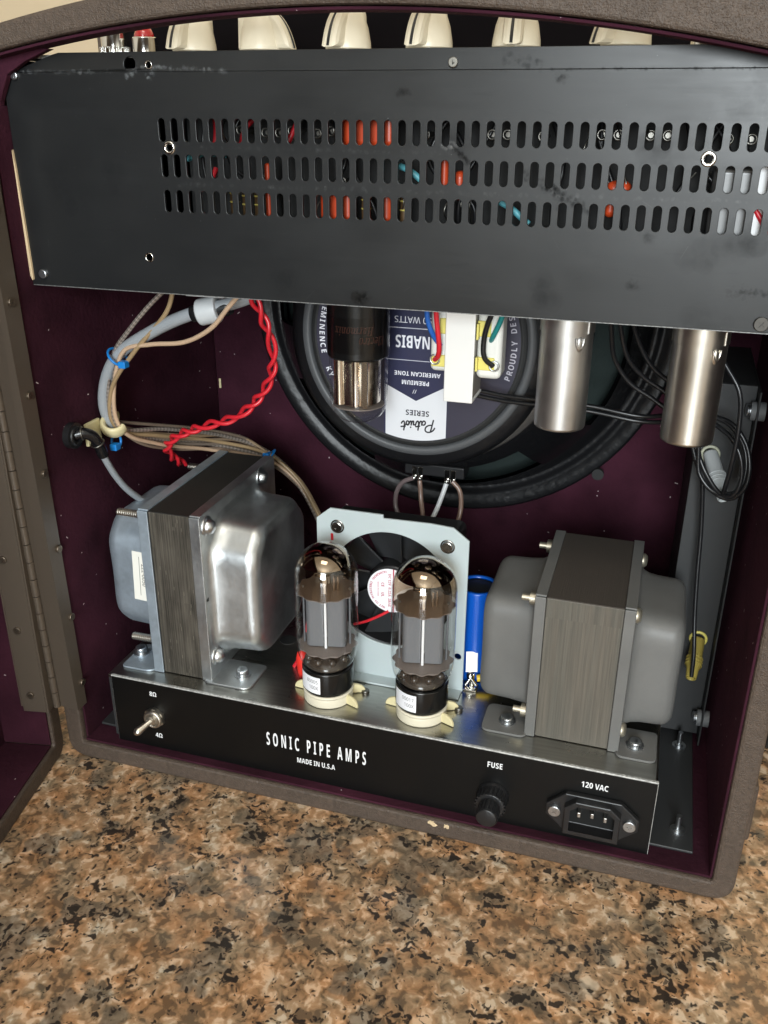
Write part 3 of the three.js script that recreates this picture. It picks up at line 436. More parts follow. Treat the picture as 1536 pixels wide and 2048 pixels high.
{
  const y0 = 47.4, y1 = 137, zf = -22, zb = -107, cy = (y0 + y1) / 2, cz = (zf + zb) / 2;
  const t = thing('output_transformer', 'grey painted output transformer with laminated core at the right of the chassis', 'transformer', [280, 47.2, cz]);
  part('core', [box(260.4, 300.6, y0 + 0.2, y1 - 0.6, zb + 0.5, zf - 0.3, 0.5)], grayLam, t);
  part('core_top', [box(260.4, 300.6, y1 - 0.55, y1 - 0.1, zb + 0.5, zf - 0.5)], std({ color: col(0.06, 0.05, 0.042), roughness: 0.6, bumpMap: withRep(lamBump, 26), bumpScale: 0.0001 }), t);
  const fl = (x0, x1, plate) => [box(x0, x1, y0, y1, zf - 0.2, zf + 1, 0.5), box(x0, x1, y0, y1, zb - 1, zb + 0.2, 0.5), box(x0, x1, y1 - 0.3, y1 + 0.9, zb, zf - 0.4, 0.4), box(plate, plate + 1.4, y0, y1, zb, zf, 0.5)];
  const bl = part('end_bell', [...fl(254.4, 260.3, 254.4), mirrorX(bellGeo(30, 34, 33, null, 0, 9, 7)).translate(254.6, cy - 1, cz - 1)], grayPaint, t);
  const br = part('end_bell', [...fl(300.7, 306.6, 305.2), bellGeo(26.5, 34, 33, null, 0, 9, 7).translate(306.4, cy - 1, cz - 1)], grayPaint, t);
  part('mounting_foot', [extr(rrect(230, 256, 18, 44, 5), 1.5, 0.3, 0).rotateX(-Math.PI / 2).translate(0, 47.3, 0)], grayPaint, bl);
  part('mounting_foot', [extr(rrect(305, 327, 17, 44, [5, 5, 3, 3]), 1.5, 0.3, 0).rotateX(-Math.PI / 2).translate(0, 47.3, 0)], grayPaint, br);
  for (const [x, z] of [[243.5, -29], [315.1, -28.7]]) part('screw', [cyl(4.9, 0.9, [x, 48.7, z]), ...screwGeo(3.8, 3, [x, 49.4, z], [0, 1, 0], x)], zinc, t);
  const nut = std({ color: col(0.42, 0.38, 0.30), roughness: 0.4, metalness: 0.8 });
  for (const [y, z] of [[130, -32], [58, -30], [131, -97]]) {
    part('bolt_nut', [cyl(3.9, 3.6, [254.3, y, z], [-1, 0, 0], 6), cyl(1.9, 8, [254.3, y, z], [-1, 0, 0], 14)], nut, bl);
    part('bolt_head', [along(lathe([[4.2, 0], [4.2, 1.2], [3, 2.6], [0, 3]], 20), [1, 0, 0], [306.7, y - 1, z])], nut, br);
  }
}

// ------------------------------------------------------------------ power tubes and their sockets
function powerTube(base, name, label, num) {
  const t = thing(name, label, 'vacuum tube', base, null), [bx, by, bz] = base, at = (g) => g.translate(bx, by, bz);
  const st = canvasTex(256, 160, (c, w, h) => { c.fillStyle = '#e8e8ec'; c.fillRect(0, 0, w, h); c.fillStyle = '#555'; c.textAlign = 'right'; c.font = '46px sans-serif'; c.fillText(num[0], w - 22, 64); c.fillText(num[1], w - 22, 122); });
  const b = part('tube_base', at(lathe([[0, 8.6], [15, 8.6], [15.4, 9.2], [15.4, 22.3], [14.8, 23], [13.6, 23]], 48)), bakelite, t);
  const sg = new THREE.CylinderGeometry(15.5, 15.5, 11.2, 16, 1, true, -1.0, 1.05).translate(0, 15.4, 0); part('sticker', at(sg), std({ map: st, roughness: 0.5 }), b, true);
  part('glass_envelope', at(lathe([[13.4, 23.1], [15.4, 25.6], [17.3, 30.5], [18.2, 37], [18.3, 44], [18.3, 82], ...Array.from({ length: 14 }, (_, i) => { const a = (i + 1) / 14 * Math.PI / 2; return [18.3 * Math.cos(a), 82 + 18.6 * Math.sin(a)]; })].map(([r, y]) => [Math.max(r, 0.01), y]), 72)), glass, t);
  part('getter_mirror', at(lathe(Array.from({ length: 15 }, (_, i) => { const a = 0.50 + i / 14 * (Math.PI / 2 - 0.50); return [Math.max(17.9 * Math.cos(a), 0.01), 82 + 18.2 * Math.sin(a)]; }), 64)), getter, t);
  part('getter_haze', at(lathe([[17.75, 73.5], [17.8, 82], ...Array.from({ length: 6 }, (_, i) => { const a = (i + 1) / 6 * 0.49; return [17.8 * Math.cos(a), 82 + 18.1 * Math.sin(a)]; })], 64)), phy({ color: col(0.80, 0.70, 0.59), roughness: 0.02, transmission: 1, thickness: 0 }), t);
  const half = (s) => { const sh = new THREE.Shape(); sh.moveTo(-1.2, -6.5); sh.lineTo(-8.5, -6.5); sh.quadraticCurveTo(-11.6, -6.5, -11.6, -3); sh.lineTo(-11.6, 3); sh.quadraticCurveTo(-11.6, 6.5, -8.5, 6.5); sh.lineTo(-1.2, 6.5); sh.lineTo(-1.2, -6.5); const g = extr(sh, 33, 0.3, 0).rotateX(-Math.PI / 2); return s > 0 ? g.rotateY(Math.PI) : g; };
  const P = (g) => g.rotateY(0.22).translate(bx, by, bz);
  part('plate', [P(half(-1).translate(0, 37.5, 0)), P(half(1).translate(0, 37.5, 0))], plateGray, t);
  part('seam_rod', [P(new THREE.CylinderGeometry(0.8, 0.8, 52, 16).translate(0, 55.5, 6.6)), P(new THREE.CylinderGeometry(1.5, 1.1, 4, 16).translate(0, 80, 6.2)), P(new THREE.CylinderGeometry(1.2, 1.2, 46, 12).translate(0, 54, -6.4))], std({ color: col(0.85, 0.85, 0.85), roughness: 0.3, metalness: 0.1 }), t);
  for (const sx of [-1, 1]) part('support_rod', P(new THREE.CylinderGeometry(0.65, 0.65, 40, 8).translate(sx * 13.4, 54, 0)), plateGray, t);
  const disk = (y, r) => { const s = new THREE.Shape(); for (let i = 0; i <= 72; i++) { const a = i / 72 * Math.PI * 2, q = r - 2.1 * Math.pow(Math.abs(Math.sin(a * 6)), 2.2) + 0.35 * Math.sin(i * 7.3); i ? s.lineTo(q * Math.cos(a), q * Math.sin(a)) : s.moveTo(q * Math.cos(a), q * Math.sin(a)); } return P(extr(s, 0.5, 0, 0).rotateX(-Math.PI / 2).translate(0, y, 0)); };
  part('mica_spacer', [disk(72.2, 17.8)], mica, t); part('mica_spacer', [disk(36.2, 17.8), disk(34.4, 15.5)], mica, t);
  part('getter_support', [P(new THREE.CylinderGeometry(0.8, 0.8, 9, 10).translate(4.8, 77, 3)), P(new THREE.CylinderGeometry(0.8, 0.8, 9, 10).translate(7, 77, 2)), P(new THREE.BoxGeometry(3, 5, 3).translate(-1, 75, -2)), P(new THREE.TorusGeometry(4, 0.7, 8, 24).rotateX(1.2).translate(-2, 83, 4))], std({ color: col(0.55, 0.46, 0.38), roughness: 0.25, metalness: 1 }), t);
  part('glass_stem', [at(lathe([[13, 23.4], [13.8, 25.4], [10, 29], [5, 31], [0.01, 31.4]], 40)), ...Array.from({ length: 9 }, (_, i) => { const a = i / 9 * Math.PI * 2 + 0.3; return at(new THREE.SphereGeometry(2.6, 12, 8).scale(1, 0.9, 1).translate(11.9 * Math.cos(a), 29.6, 11.9 * Math.sin(a))); }), ...Array.from({ length: 8 }, (_, i) => { const a = i / 8 * Math.PI * 2; return at(new THREE.CylinderGeometry(0.5, 0.5, 9, 6).translate(7 * Math.cos(a), 32, 7 * Math.sin(a))); })], darkGlass, t);
  return t;
}
{
  const A = [135.5, 48, -24], B = [193.5, 48, -24];
  powerTube(A, 'power_tube', 'left of the two upright glass power tubes, in front of the fan plate', ['80005', '100X']);
  powerTube(B, 'power_tube', 'right of the two upright glass power tubes, beside the fuse side of the fan plate', ['00017', '100X']);
  const socket = (c, label) => {
    const t = thing('tube_socket', label, 'tube socket', [c[0], 47.3, c[2]], null);
    part('socket_body', [lathe([[10, 0], [14.6, 0], [14.8, 0.6], [14.8, 5], [14.2, 5.8], [12, 5.8]], 44).translate(c[0], 47.3, c[2]), ring(14.3, 1.0, [c[0], 54.3, c[2]], [0, 1, 0], 44, 8)], cream, t);
    for (const a of [Math.PI + 0.1, 0.35, -0.45, 3.9]) { const hm = new THREE.Shape(); hm.moveTo(-3, 0); hm.lineTo(5.2, 0); hm.bezierCurveTo(5.2, 3.6, 2.4, 6.2, -3, 6.4); hm.lineTo(-3, 0); const g = extr(hm, 1.7, 0.4, -0.85, 10); g.rotateY(-a); part('retainer_tab', g.translate(c[0] + 17.4 * Math.cos(a), 47.6, c[2] + 17.4 * Math.sin(-a) * -1), creamYellow, t); }
    part('socket_screw', screwGeo(2.4, 2, [c[0] + 20.5, 47.3, c[2] - 9], [0, 1, 0], 1), darkScrew, t);
  };
  socket(A, 'cream socket holding the left upright power tube'); socket(B, 'cream socket holding the right upright power tube');
}

// ------------------------------------------------------------------ cooling fan on its pale blue plate
{
  const t = thing('cooling_fan', 'pale blue metal plate carrying a round black cooling fan, behind the power tubes', 'fan', [166, 47.3, -52]);
  const s = new THREE.Shape(); [[120, 48], [212, 48], [212, 149], [202.5, 156.2], [189, 157], [161.2, 156.4], [161, 158.6], [128.5, 158.6], [120, 151.5]].forEach((p, i) => (i ? s.lineTo(...p) : s.moveTo(...p))); s.closePath();
  s.holes.push(circ(165.5, 110, 38), circ(208.2, 72.2, 2.2), circ(124.2, 72.2, 2.2));
  part('plate', [extr(s, 1.6, 0.3, -52.2, 40), box(121, 211.5, 47.4, 48.8, -51.5, -42, 0.4)], paleBlue, t);
  part('paint_mark', [box(128.8, 130.4, 138.2, 142.6, -50.55, -50.4)], std({ color: col(0.5, 0.01, 0.02), roughness: 0.5 }), t);
  for (const [x, y] of [[133, 147.5], [199.6, 144.2]]) part('screw', [ring(3.9, 0.5, [x, y, -50.5], [0, 0, 1], 24, 6), ...screwGeo(3.3, 1.8, [x, y, -50.6], [0, 0, 1], x)], std({ color: col(0.36, 0.34, 0.32), roughness: 0.22, metalness: 1 }), t);
  const fr = rrect(126, 205, 71, 150, 5); fr.holes.push(circ(165.5, 110, 37.4)); part('fan_frame', [extr(fr, 24, 0.5, -76.4, 40)], blackPlastic, t);
  const hub = part('hub', [along(lathe([[15.5, -20], [16, -2], [15, 0], [0, 0]], 40), [0, 0, 1], [165.5, 108.5, -54.5])], blackPlastic, t);
  const lb = canvasTex(512, 512, (c, w) => {
    c.fillStyle = '#ececf0'; c.beginPath(); c.arc(w / 2, w / 2, w / 2, 0, 7); c.fill(); c.fillStyle = '#b4183a'; c.fillRect(w * 0.545, 0, w * 0.025, w);
    c.textAlign = 'center'; c.textBaseline = 'middle'; c.save(); c.translate(w * 0.475, w / 2); c.rotate(Math.PI / 2); c.font = 'bold 40px serif'; c.fillText('DC 12V  0.22A  2BAE', 0, 0); c.restore();
    c.save(); c.translate(w * 0.33, w / 2); c.rotate(Math.PI / 2); c.font = 'bold 44px sans-serif'; c.fillText('CE  △  UL', 0, 0); c.restore();
    c.save(); c.translate(w * 0.23, w / 2); c.rotate(Math.PI / 2); c.font = '24px sans-serif'; c.fillText('MADE IN CHINA', 0, 0); c.restore();
    c.font = 'bold 34px serif'; [...'GUANGDONG INDUSTRIAL CO LTD'].forEach((ch, i) => { const a = 4.45 - i * 0.098; c.save(); c.translate(w / 2 + w * 0.435 * Math.cos(a), w / 2 + w * 0.435 * Math.sin(a)); c.rotate(a - Math.PI / 2); c.fillText(ch, 0, 0); c.restore(); });
  });
  part('fan_label', new THREE.CircleGeometry(14.6, 48).translate(165, 108, -54.2), std({ map: lb, roughness: 0.4 }), hub, true);
  for (let i = 0; i < 9; i++) {
    const g = new THREE.BoxGeometry(21, 1.2, 26, 6, 1, 4), p = g.attributes.position; for (let k = 0; k < p.count; k++) { const x = p.getX(k) + 10.5, z = p.getZ(k), wdt = 0.75 + 0.5 * x / 21; p.setZ(k, z * wdt); p.setY(k, p.getY(k) + 2 * Math.sin(x / 21 * 1.5) + 0.012 * z * z); }
    g.computeVertexNormals(); g.rotateX(1.02).translate(26, 0, 0); g.rotateZ(i / 9 * Math.PI * 2 + 0.35).translate(165.5, 108.5, -66.5); part('blade', g, std({ color: col(0.03, 0.031, 0.033), roughness: 0.38 }), t);
  }
  for (const a of [0.9, 2.5, 4.0, 5.4]) part('strut', seg([165.5 + 14 * Math.cos(a), 108.5 + 14 * Math.sin(a), -73], [165.5 + 38 * Math.cos(a), 110 + 38 * Math.sin(a), -73], 2, 8), blackPlastic, t);
  part('fan_lead', [tube([[164, 94, -54], [158, 90, -53], [150, 85, -53], [140, 80, -53.5], [130, 76, -49]], 0.9)], redWire, t);
}
// blue capacitor and the bits soldered beside it
{
  const t = thing('filter_capacitor', 'bright blue sleeved can capacitor standing right of the fan plate', 'capacitor', [213.8, 47.3, -76]);
  part('sleeve', lathe([[0, 0], [12.6, 0], [13, 1], [13, 61], [12.4, 62], [10.6, 62], [10.4, 61]], 48).translate(213.8, 47.3, -76), blueSleeve, t);
  part('can_top', lathe([[10.3, 60.2], [9.6, 60], [0, 60]], 40).translate(213.8, 47.3, -76), blackPlastic, t);
  const l = thing('solder_tag', 'small shiny solder tag with crimped foil between the fan plate and the grey transformer', 'solder tag', [216, 47.3, -60]);
  const f = box(-3.6, 3.6, 0, 13, -0.2, 0.2, 0.1); part('foil_tab', [f.rotateX(-0.25).rotateY(0.3).translate(215.5, 57, -60)], nickelDull, l);
  part('lug', [box(212, 220, 47.4, 48.4, -62, -53, 0.3), ball(2.6, [215, 54.5, -59.5], 10), seg([212.5, 49, -57], [217, 56, -60], 1.1), seg([219.5, 49.5, -57], [213, 55, -60], 1.0), cyl(1.6, 8, [216, 48, -59.5])], chromeM, l);
  single('yellow_wire_sleeve', [seg([219, 53.5, -59.5], [226.5, 54.5, -62], 2.2), tube([[226, 54.5, -62], [229, 53, -68], [231, 49, -75]], 1.4)], std({ color: col(0.75, 0.50, 0.02), roughness: 0.35 }), 'short yellow sleeved wire end beside the blue capacitor', 'wire');
  single('red_wire', [tube([[104, 47.5, -46], [109, 57, -45], [111, 72, -52], [111, 86, -60], [114, 93, -66], [120, 92, -75]], 1.3)], redWire, 'red wire rising behind the left upright power tube', 'wire');
  single('red_sleeve', [lathe([[0, 0], [3.2, 0.5], [3.8, 5], [3.8, 14], [2.6, 18], [0, 19]], 20).rotateZ(0.08).translate(114.5, 47.3, -37)], std({ color: col(0.75, 0.03, 0.02), roughness: 0.35 }), 'bright red sleeved terminal at the foot of the left power tube', 'terminal');
}

// ------------------------------------------------------------------ upper chassis
const up = thing('upper_chassis', 'long black ventilated chassis across the top of the cabinet with cream knobs', 'chassis', [169, 286, -60]);
{
  const slots = []; for (let r = 0; r < 3; r++) for (let i = 0; i < 44; i++) { const x = 64.6 + 6.521 * i, y = [361.9, 346.2, 330.2][r]; if (x < 350) slots.push([x, y]); }
  const s = new THREE.Shape(); [[-19.7, 286], [358, 286], [358, 386.6], [-15.5, 386.6], [-19.7, 380]].forEach((p, i) => (i ? s.lineTo(...p) : s.moveTo(...p))); s.closePath();
  for (const [x, y] of slots) { const h = new THREE.Path(), a = 1.68, b = 3.45; h.moveTo(x + a, y - b); h.lineTo(x + a, y + b); h.absarc(x, y + b, a, 0, Math.PI, false); h.lineTo(x - a, y - b); h.absarc(x, y - b, a, Math.PI, 2 * Math.PI, false); s.holes.push(h); }
  const rings = [[67.9, 354.2], [310, 353.9]]; for (const [x, y] of rings) s.holes.push(circ(x, y, 1.5)); s.holes.push(circ(51.5, 303.1, 1.7));
  const lip = new THREE.Shape(); [[-14.5, 0.1], [358, 0.1], [358, 8.4], [12.5, 8.4], [9, 7.6]].forEach((p, i) => (i ? lip.lineTo(...p) : lip.moveTo(...p))); lip.closePath(); lip.holes.push(circ(50.5, 3.3, 3.1), circ(60.6, 2.9, 1.3));
  const lipG = extr(lip, 1.4, 0.15, -1.4, 16).rotateX(-0.10).translate(0, 386.6, -7);
  const W = 2048, H = 600;
  const paint = canvasTex(W, H, (c) => {                                   // black wrinkle-free paint with scuffs, handling marks and soot
    c.fillStyle = '#1d1e1f'; c.fillRect(0, 0, W, H); let q = 99; const r = () => (q = (q * 16807) % 2147483647) / 2147483647;
    const X = (x) => (x + 20) / 380 * W, Y = (y) => (396 - y) / 111.3 * H;
    for (let i = 0; i < 500; i++) { c.fillStyle = `rgba(${r() > 0.5 ? '90,92,94' : '8,8,8'},${0.03 + 0.05 * r()})`; c.fillRect(r() * W, r() * H, 20 + r() * 140, 1); }
    const blot = (x, y, rad, n, a, shade = '5,5,5') => { for (let i = 0; i < n; i++) { const t = r() * 6.28, d = rad * Math.pow(r(), 0.7), z = 0.3 + r() * 1.5; c.fillStyle = `rgba(${shade},${a * r()})`; c.beginPath(); c.ellipse(X(x + d * Math.cos(t)), Y(y + d * Math.sin(t) * 0.7), z * 4, z * 2.5, r() * 3, 0, 7); c.fill(); } };
    const streak = (x0, y0, x1, y1, w, n, a, sh) => { for (let i = 0; i < n; i++) { const k = r(), z = 0.4 + r(); c.fillStyle = `rgba(${sh},${a * r()})`; c.beginPath(); c.ellipse(X(x0 + (x1 - x0) * k + (r() - 0.5) * w), Y(y0 + (y1 - y0) * k + (r() - 0.5) * w), z * 5, z * 3.2, r() * 3, 0, 7); c.fill(); } };
    streak(205, 356, 211, 351, 2.2, 60, 0.5, '6,6,6'); streak(237, 346, 262, 334, 4.5, 150, 0.4, '8,8,8'); blot(204, 357, 4, 50, 0.25, '150,150,150'); blot(250, 346, 8, 60, 0.3);
    blot(249, 383.5, 3, 50, 0.5); blot(182, 378, 4, 40, 0.35); blot(330, 302, 6, 60, 0.5); blot(286, 303, 3, 30, 0.4); blot(163, 290, 5, 120, 0.5); blot(290, 323, 4, 40, 0.35); blot(345, 304, 5, 60, 0.5);
    streak(-10, 387, 42, 386.6, 1.1, 90, 0.22, '150,152,154'); streak(56, 389, 100, 386.5, 1.4, 110, 0.2, '150,152,154'); streak(220, 386.6, 350, 386.4, 0.9, 120, 0.4, '5,5,5'); streak(80, 354.5, 200, 354.2, 1, 70, 0.10, '150,150,150'); streak(70, 338, 330, 338, 1.2, 160, 0.12, '150,150,150');
    streak(49, 384, 54, 389, 3, 40, 0.2, '150,155,158'); streak(60, 384, 66, 390, 3, 30, 0.25, '150,155,158');
    for (let i = 0; i < 60; i++) { c.fillStyle = `rgba(190,190,190,${0.1 + 0.3 * r()})`; const a = 0.8 + r() * 1.8; c.fillRect(r() * W, r() * H, a, a * (0.5 + r())); }
    for (let i = 0; i < 16; i++) { c.strokeStyle = `rgba(170,170,172,${0.08 + 0.16 * r()})`; c.lineWidth = 1; c.beginPath(); const x = r() * W, y = r() * H; c.moveTo(x, y); c.lineTo(x + (r() - 0.5) * 60, y + (r() - 0.5) * 60); c.stroke(); }
  });
  let spec;
  { const c = document.createElement('canvas'); c.width = 1024; c.height = 300; const x = c.getContext('2d'); x.fillStyle = '#d8d8d8'; x.fillRect(0, 0, 1024, 300); let q = 31; const r = () => (q = (q * 16807) % 2147483647) / 2147483647;
    const X = (v) => (v + 20) / 380 * 1024, Y = (v) => (396 - v) / 111.3 * 300;
    const run = (pts, w, n, a, sh = '0,0,0', z0 = 2.2) => { for (let k = 0; k < pts.length - 1; k++) for (let i = 0; i < n; i++) { const t = r(), z = z0 * (0.3 + r()); x.fillStyle = `rgba(${sh},${a * r()})`; x.beginPath(); x.ellipse(X(pts[k][0] + (pts[k + 1][0] - pts[k][0]) * t + (r() - 0.5) * w), Y(pts[k][1] + (pts[k + 1][1] - pts[k][1]) * t + (r() - 0.5) * w), z * 1.2, z, r() * 3, 0, 7); x.fill(); } };
    run([[203, 358], [207, 355], [212, 350.5]], 1.6, 26, 0.6, '0,0,0', 1.7); run([[236, 347], [246, 341], [255, 338], [263, 333]], 3.8, 44, 0.55, '0,0,0', 1.9); run([[252, 336], [254, 326]], 3, 24, 0.2);
    run([[248, 383], [250, 384]], 2, 16, 0.35, '0,0,0', 1.5); run([[181, 378], [184, 378]], 2.6, 18, 0.2); run([[285, 303], [288, 302]], 3, 22, 0.16); run([[330, 302], [337, 303], [344, 300]], 2.4, 22, 0.4, '0,0,0', 1.7); run([[161, 291], [163, 288], [165, 292]], 3, 22, 0.35, '0,0,0', 1.8); run([[289, 323], [291, 322]], 3, 22, 0.16); run([[225, 391], [240, 388]], 4, 60, 0.25); run([[245, 386.6], [300, 386.4], [350, 386.4]], 0.6, 60, 0.6, '0,0,0', 1.2);
    for (let i = 0; i < 26; i++) { const u = r() * 360 - 10, v = 290 + r() * 100; run([[u, v], [u + (r() - 0.5) * 40, v + (r() - 0.5) * 14]], 12, 40, 0.05 + 0.04 * r(), r() > 0.5 ? '0,0,0' : '255,255,255', 9); }
    for (let i = 0; i < 90; i++) { x.strokeStyle = `rgba(${r() > 0.5 ? '0,0,0' : '255,255,255'},${0.06 + 0.1 * r()})`; x.lineWidth = 0.6 + r(); const a = r() * 1024, b = r() * 300; x.beginPath(); x.moveTo(a, b); x.lineTo(a + (r() - 0.5) * 90, b + (r() - 0.5) * 12); x.stroke(); }
    const im = x.getImageData(0, 0, 1024, 300).data, d = new Uint8Array(1024 * 300 * 4); for (let y = 0; y < 300; y++) for (let k = 0; k < 1024; k++) { const o = ((299 - y) * 1024 + k) * 4, v = im[(y * 1024 + k) * 4]; d[o] = d[o + 1] = d[o + 2] = 255; d[o + 3] = v; }
    spec = new THREE.DataTexture(d, 1024, 300); spec.magFilter = THREE.LinearFilter; spec.needsUpdate = true; }
  const fit = (g) => { g = g.index ? g.toNonIndexed() : g; const p = g.attributes.position, uv = new Float32Array(p.count * 2); for (let i = 0; i < p.count; i++) { uv[2 * i] = (p.getX(i) + 20) / 380; uv[2 * i + 1] = (p.getY(i) - 284.7) / 111.3; } g.setAttribute('uv', new THREE.BufferAttribute(uv, 2)); return g; };
  const panel = part('rear_panel', [fit(extr(s, 1.5, 0.2, -8.5, 6)), fit(lipG)], phy({ map: paint, specularIntensityMap: spec, specularIntensity: 1.0, roughness: 0.43, roughnessMap: withRep(gray(512, 512, (u, v) => clamp(0.82 + 0.30 * (fbm(u, v, 6, 5, 401) - 0.5) + 0.08 * (fbm(u * 0.1, v, 100, 2, 405) - 0.5))), 2, 1) }), up, true);
  for (const [x, y] of rings) part('threaded_ring', [ring(2.35, 0.75, [x, y, -6.9], [0, 0, 1], 28, 8)], chromeM, panel);
  part('threaded_ring', [ring(2.0, 0.35, [51.5, 303.1, -6.9], [0, 0, 1], 24, 6), ring(1.6, 0.3, [60.6, 389.4, -7.1], [0, 0, 1], 24, 6)], chromeM, panel);
  for (const [x, y, r, m] of [[-12.1, 291.8, 2.3, zinc], [340.2, 289.8, 3.1, std({ color: col(0.07, 0.066, 0.06), roughness: 0.45, metalness: 0.8 })], [204, 389.4, 2.1, darkScrew], [-12.3, 385.2, 1.9, zinc]]) part('screw', screwGeo(r, 1.7, [x, y, -7], [0, 0, 1], x), m, panel);
  part('bare_edge', [box(-19.7, 358, 285.55, 285.95, -8.4, -7.15)], dullEdge, up);
  part('chassis_shell', [box(-19.6, 358, 286.2, 287.6, -108, -8.7), box(-19.6, -18.2, 287.7, 392.4, -108, -8.7), box(356.6, 358, 287.7, 392.4, -108, -8.7), box(-18.1, 356.5, 287.7, 392.4, -108, -106.6)], blackPaint, up);
  part('control_plate', [box(-19.6, 358, 392.6, 394.2, -108, -10.5)], bareEdge, up);
  // knobs: chicken-head shape, a pointer line on the nose
  const knob = (x, z, deg) => {
    const turn = deg * Math.PI / 180, T = (g) => g.rotateY(turn).translate(x, 397.2, z), sh = new THREE.Shape();
    sh.moveTo(-11.5, 0.4); sh.lineTo(-11, 14); sh.quadraticCurveTo(-10.6, 17.6, -7, 17.8); sh.lineTo(4, 17.8); sh.bezierCurveTo(11, 17, 15.5, 9, 17.5, 0.4); sh.lineTo(-11.5, 0.4);
    const fin = extr(sh, 8.6, 2.2, -4.3, 12), body = lathe([[0, 0], [10.6, 0], [10.9, 0.5], [10.7, 3], [9.6, 9], [7.6, 14.5], [5, 17], [0, 17.6]], 40);
    const k = part('knob', [T(fin), T(body)], knobCream, up);
    part('pointer_line', [T(tube([[17.35, 0.8, 0], [16.2, 4.6, 0], [14, 9.4, 0], [10.5, 14, 0], [6.5, 16.9, 0], [3, 17.5, 0]], 0.75, 24, false, 8))], blackPlastic, k);
    part('knob_collar', [cyl(5.6, 2.9, [x, 394.3, z])], chromeM, k);
  };
  knob(61, -52, -104); knob(97.5, -52, -4); knob(142, -52, -104); knob(181.5, -52, -104); knob(222, -52, -88); knob(270, -52, -138);
  const jw = part('pilot_lamp', [along(lathe([[6.3, 0], [6.3, 9], [5.6, 9.6], [4.8, 9.6]], 30), [0, 1, 0], [34.5, 394.3, -50]), ring(6.4, 0.7, [34.5, 396, -50])], chromeM, up);
  part('jewel', [along(lathe([[5, 0], [5.2, 1.5], [4, 4], [2, 5.6], [0, 6]], 8), [0, 1, 0], [34.5, 403.4, -50])], phy({ color: col(0.5, 0.008, 0.012), roughness: 0.1, clearcoat: 1 }), jw);
  for (const [x, z, r, h] of [[16, -52, 8, 12], [303, -52, 8, 4.2], [-8, -60, 9, 2.5]]) part('jack_nut', [cyl(r, h * 0.4, [x, 394.3, z], [0, 1, 0], r < 9 ? 6 : 28), cyl(r * 0.86, h, [x, 394.3, z], [0, 1, 0], 28), ...(h > 5 ? Array.from({ length: 40 }, (_, i) => { const a = i / 40 * Math.PI * 2; return cyl(0.4, h * 0.42, [x + r * 0.93 * Math.cos(a), 394.6, z + r * 0.93 * Math.sin(a)], [0, 1, 0], 6); }) : [])], chromeM, up);
}
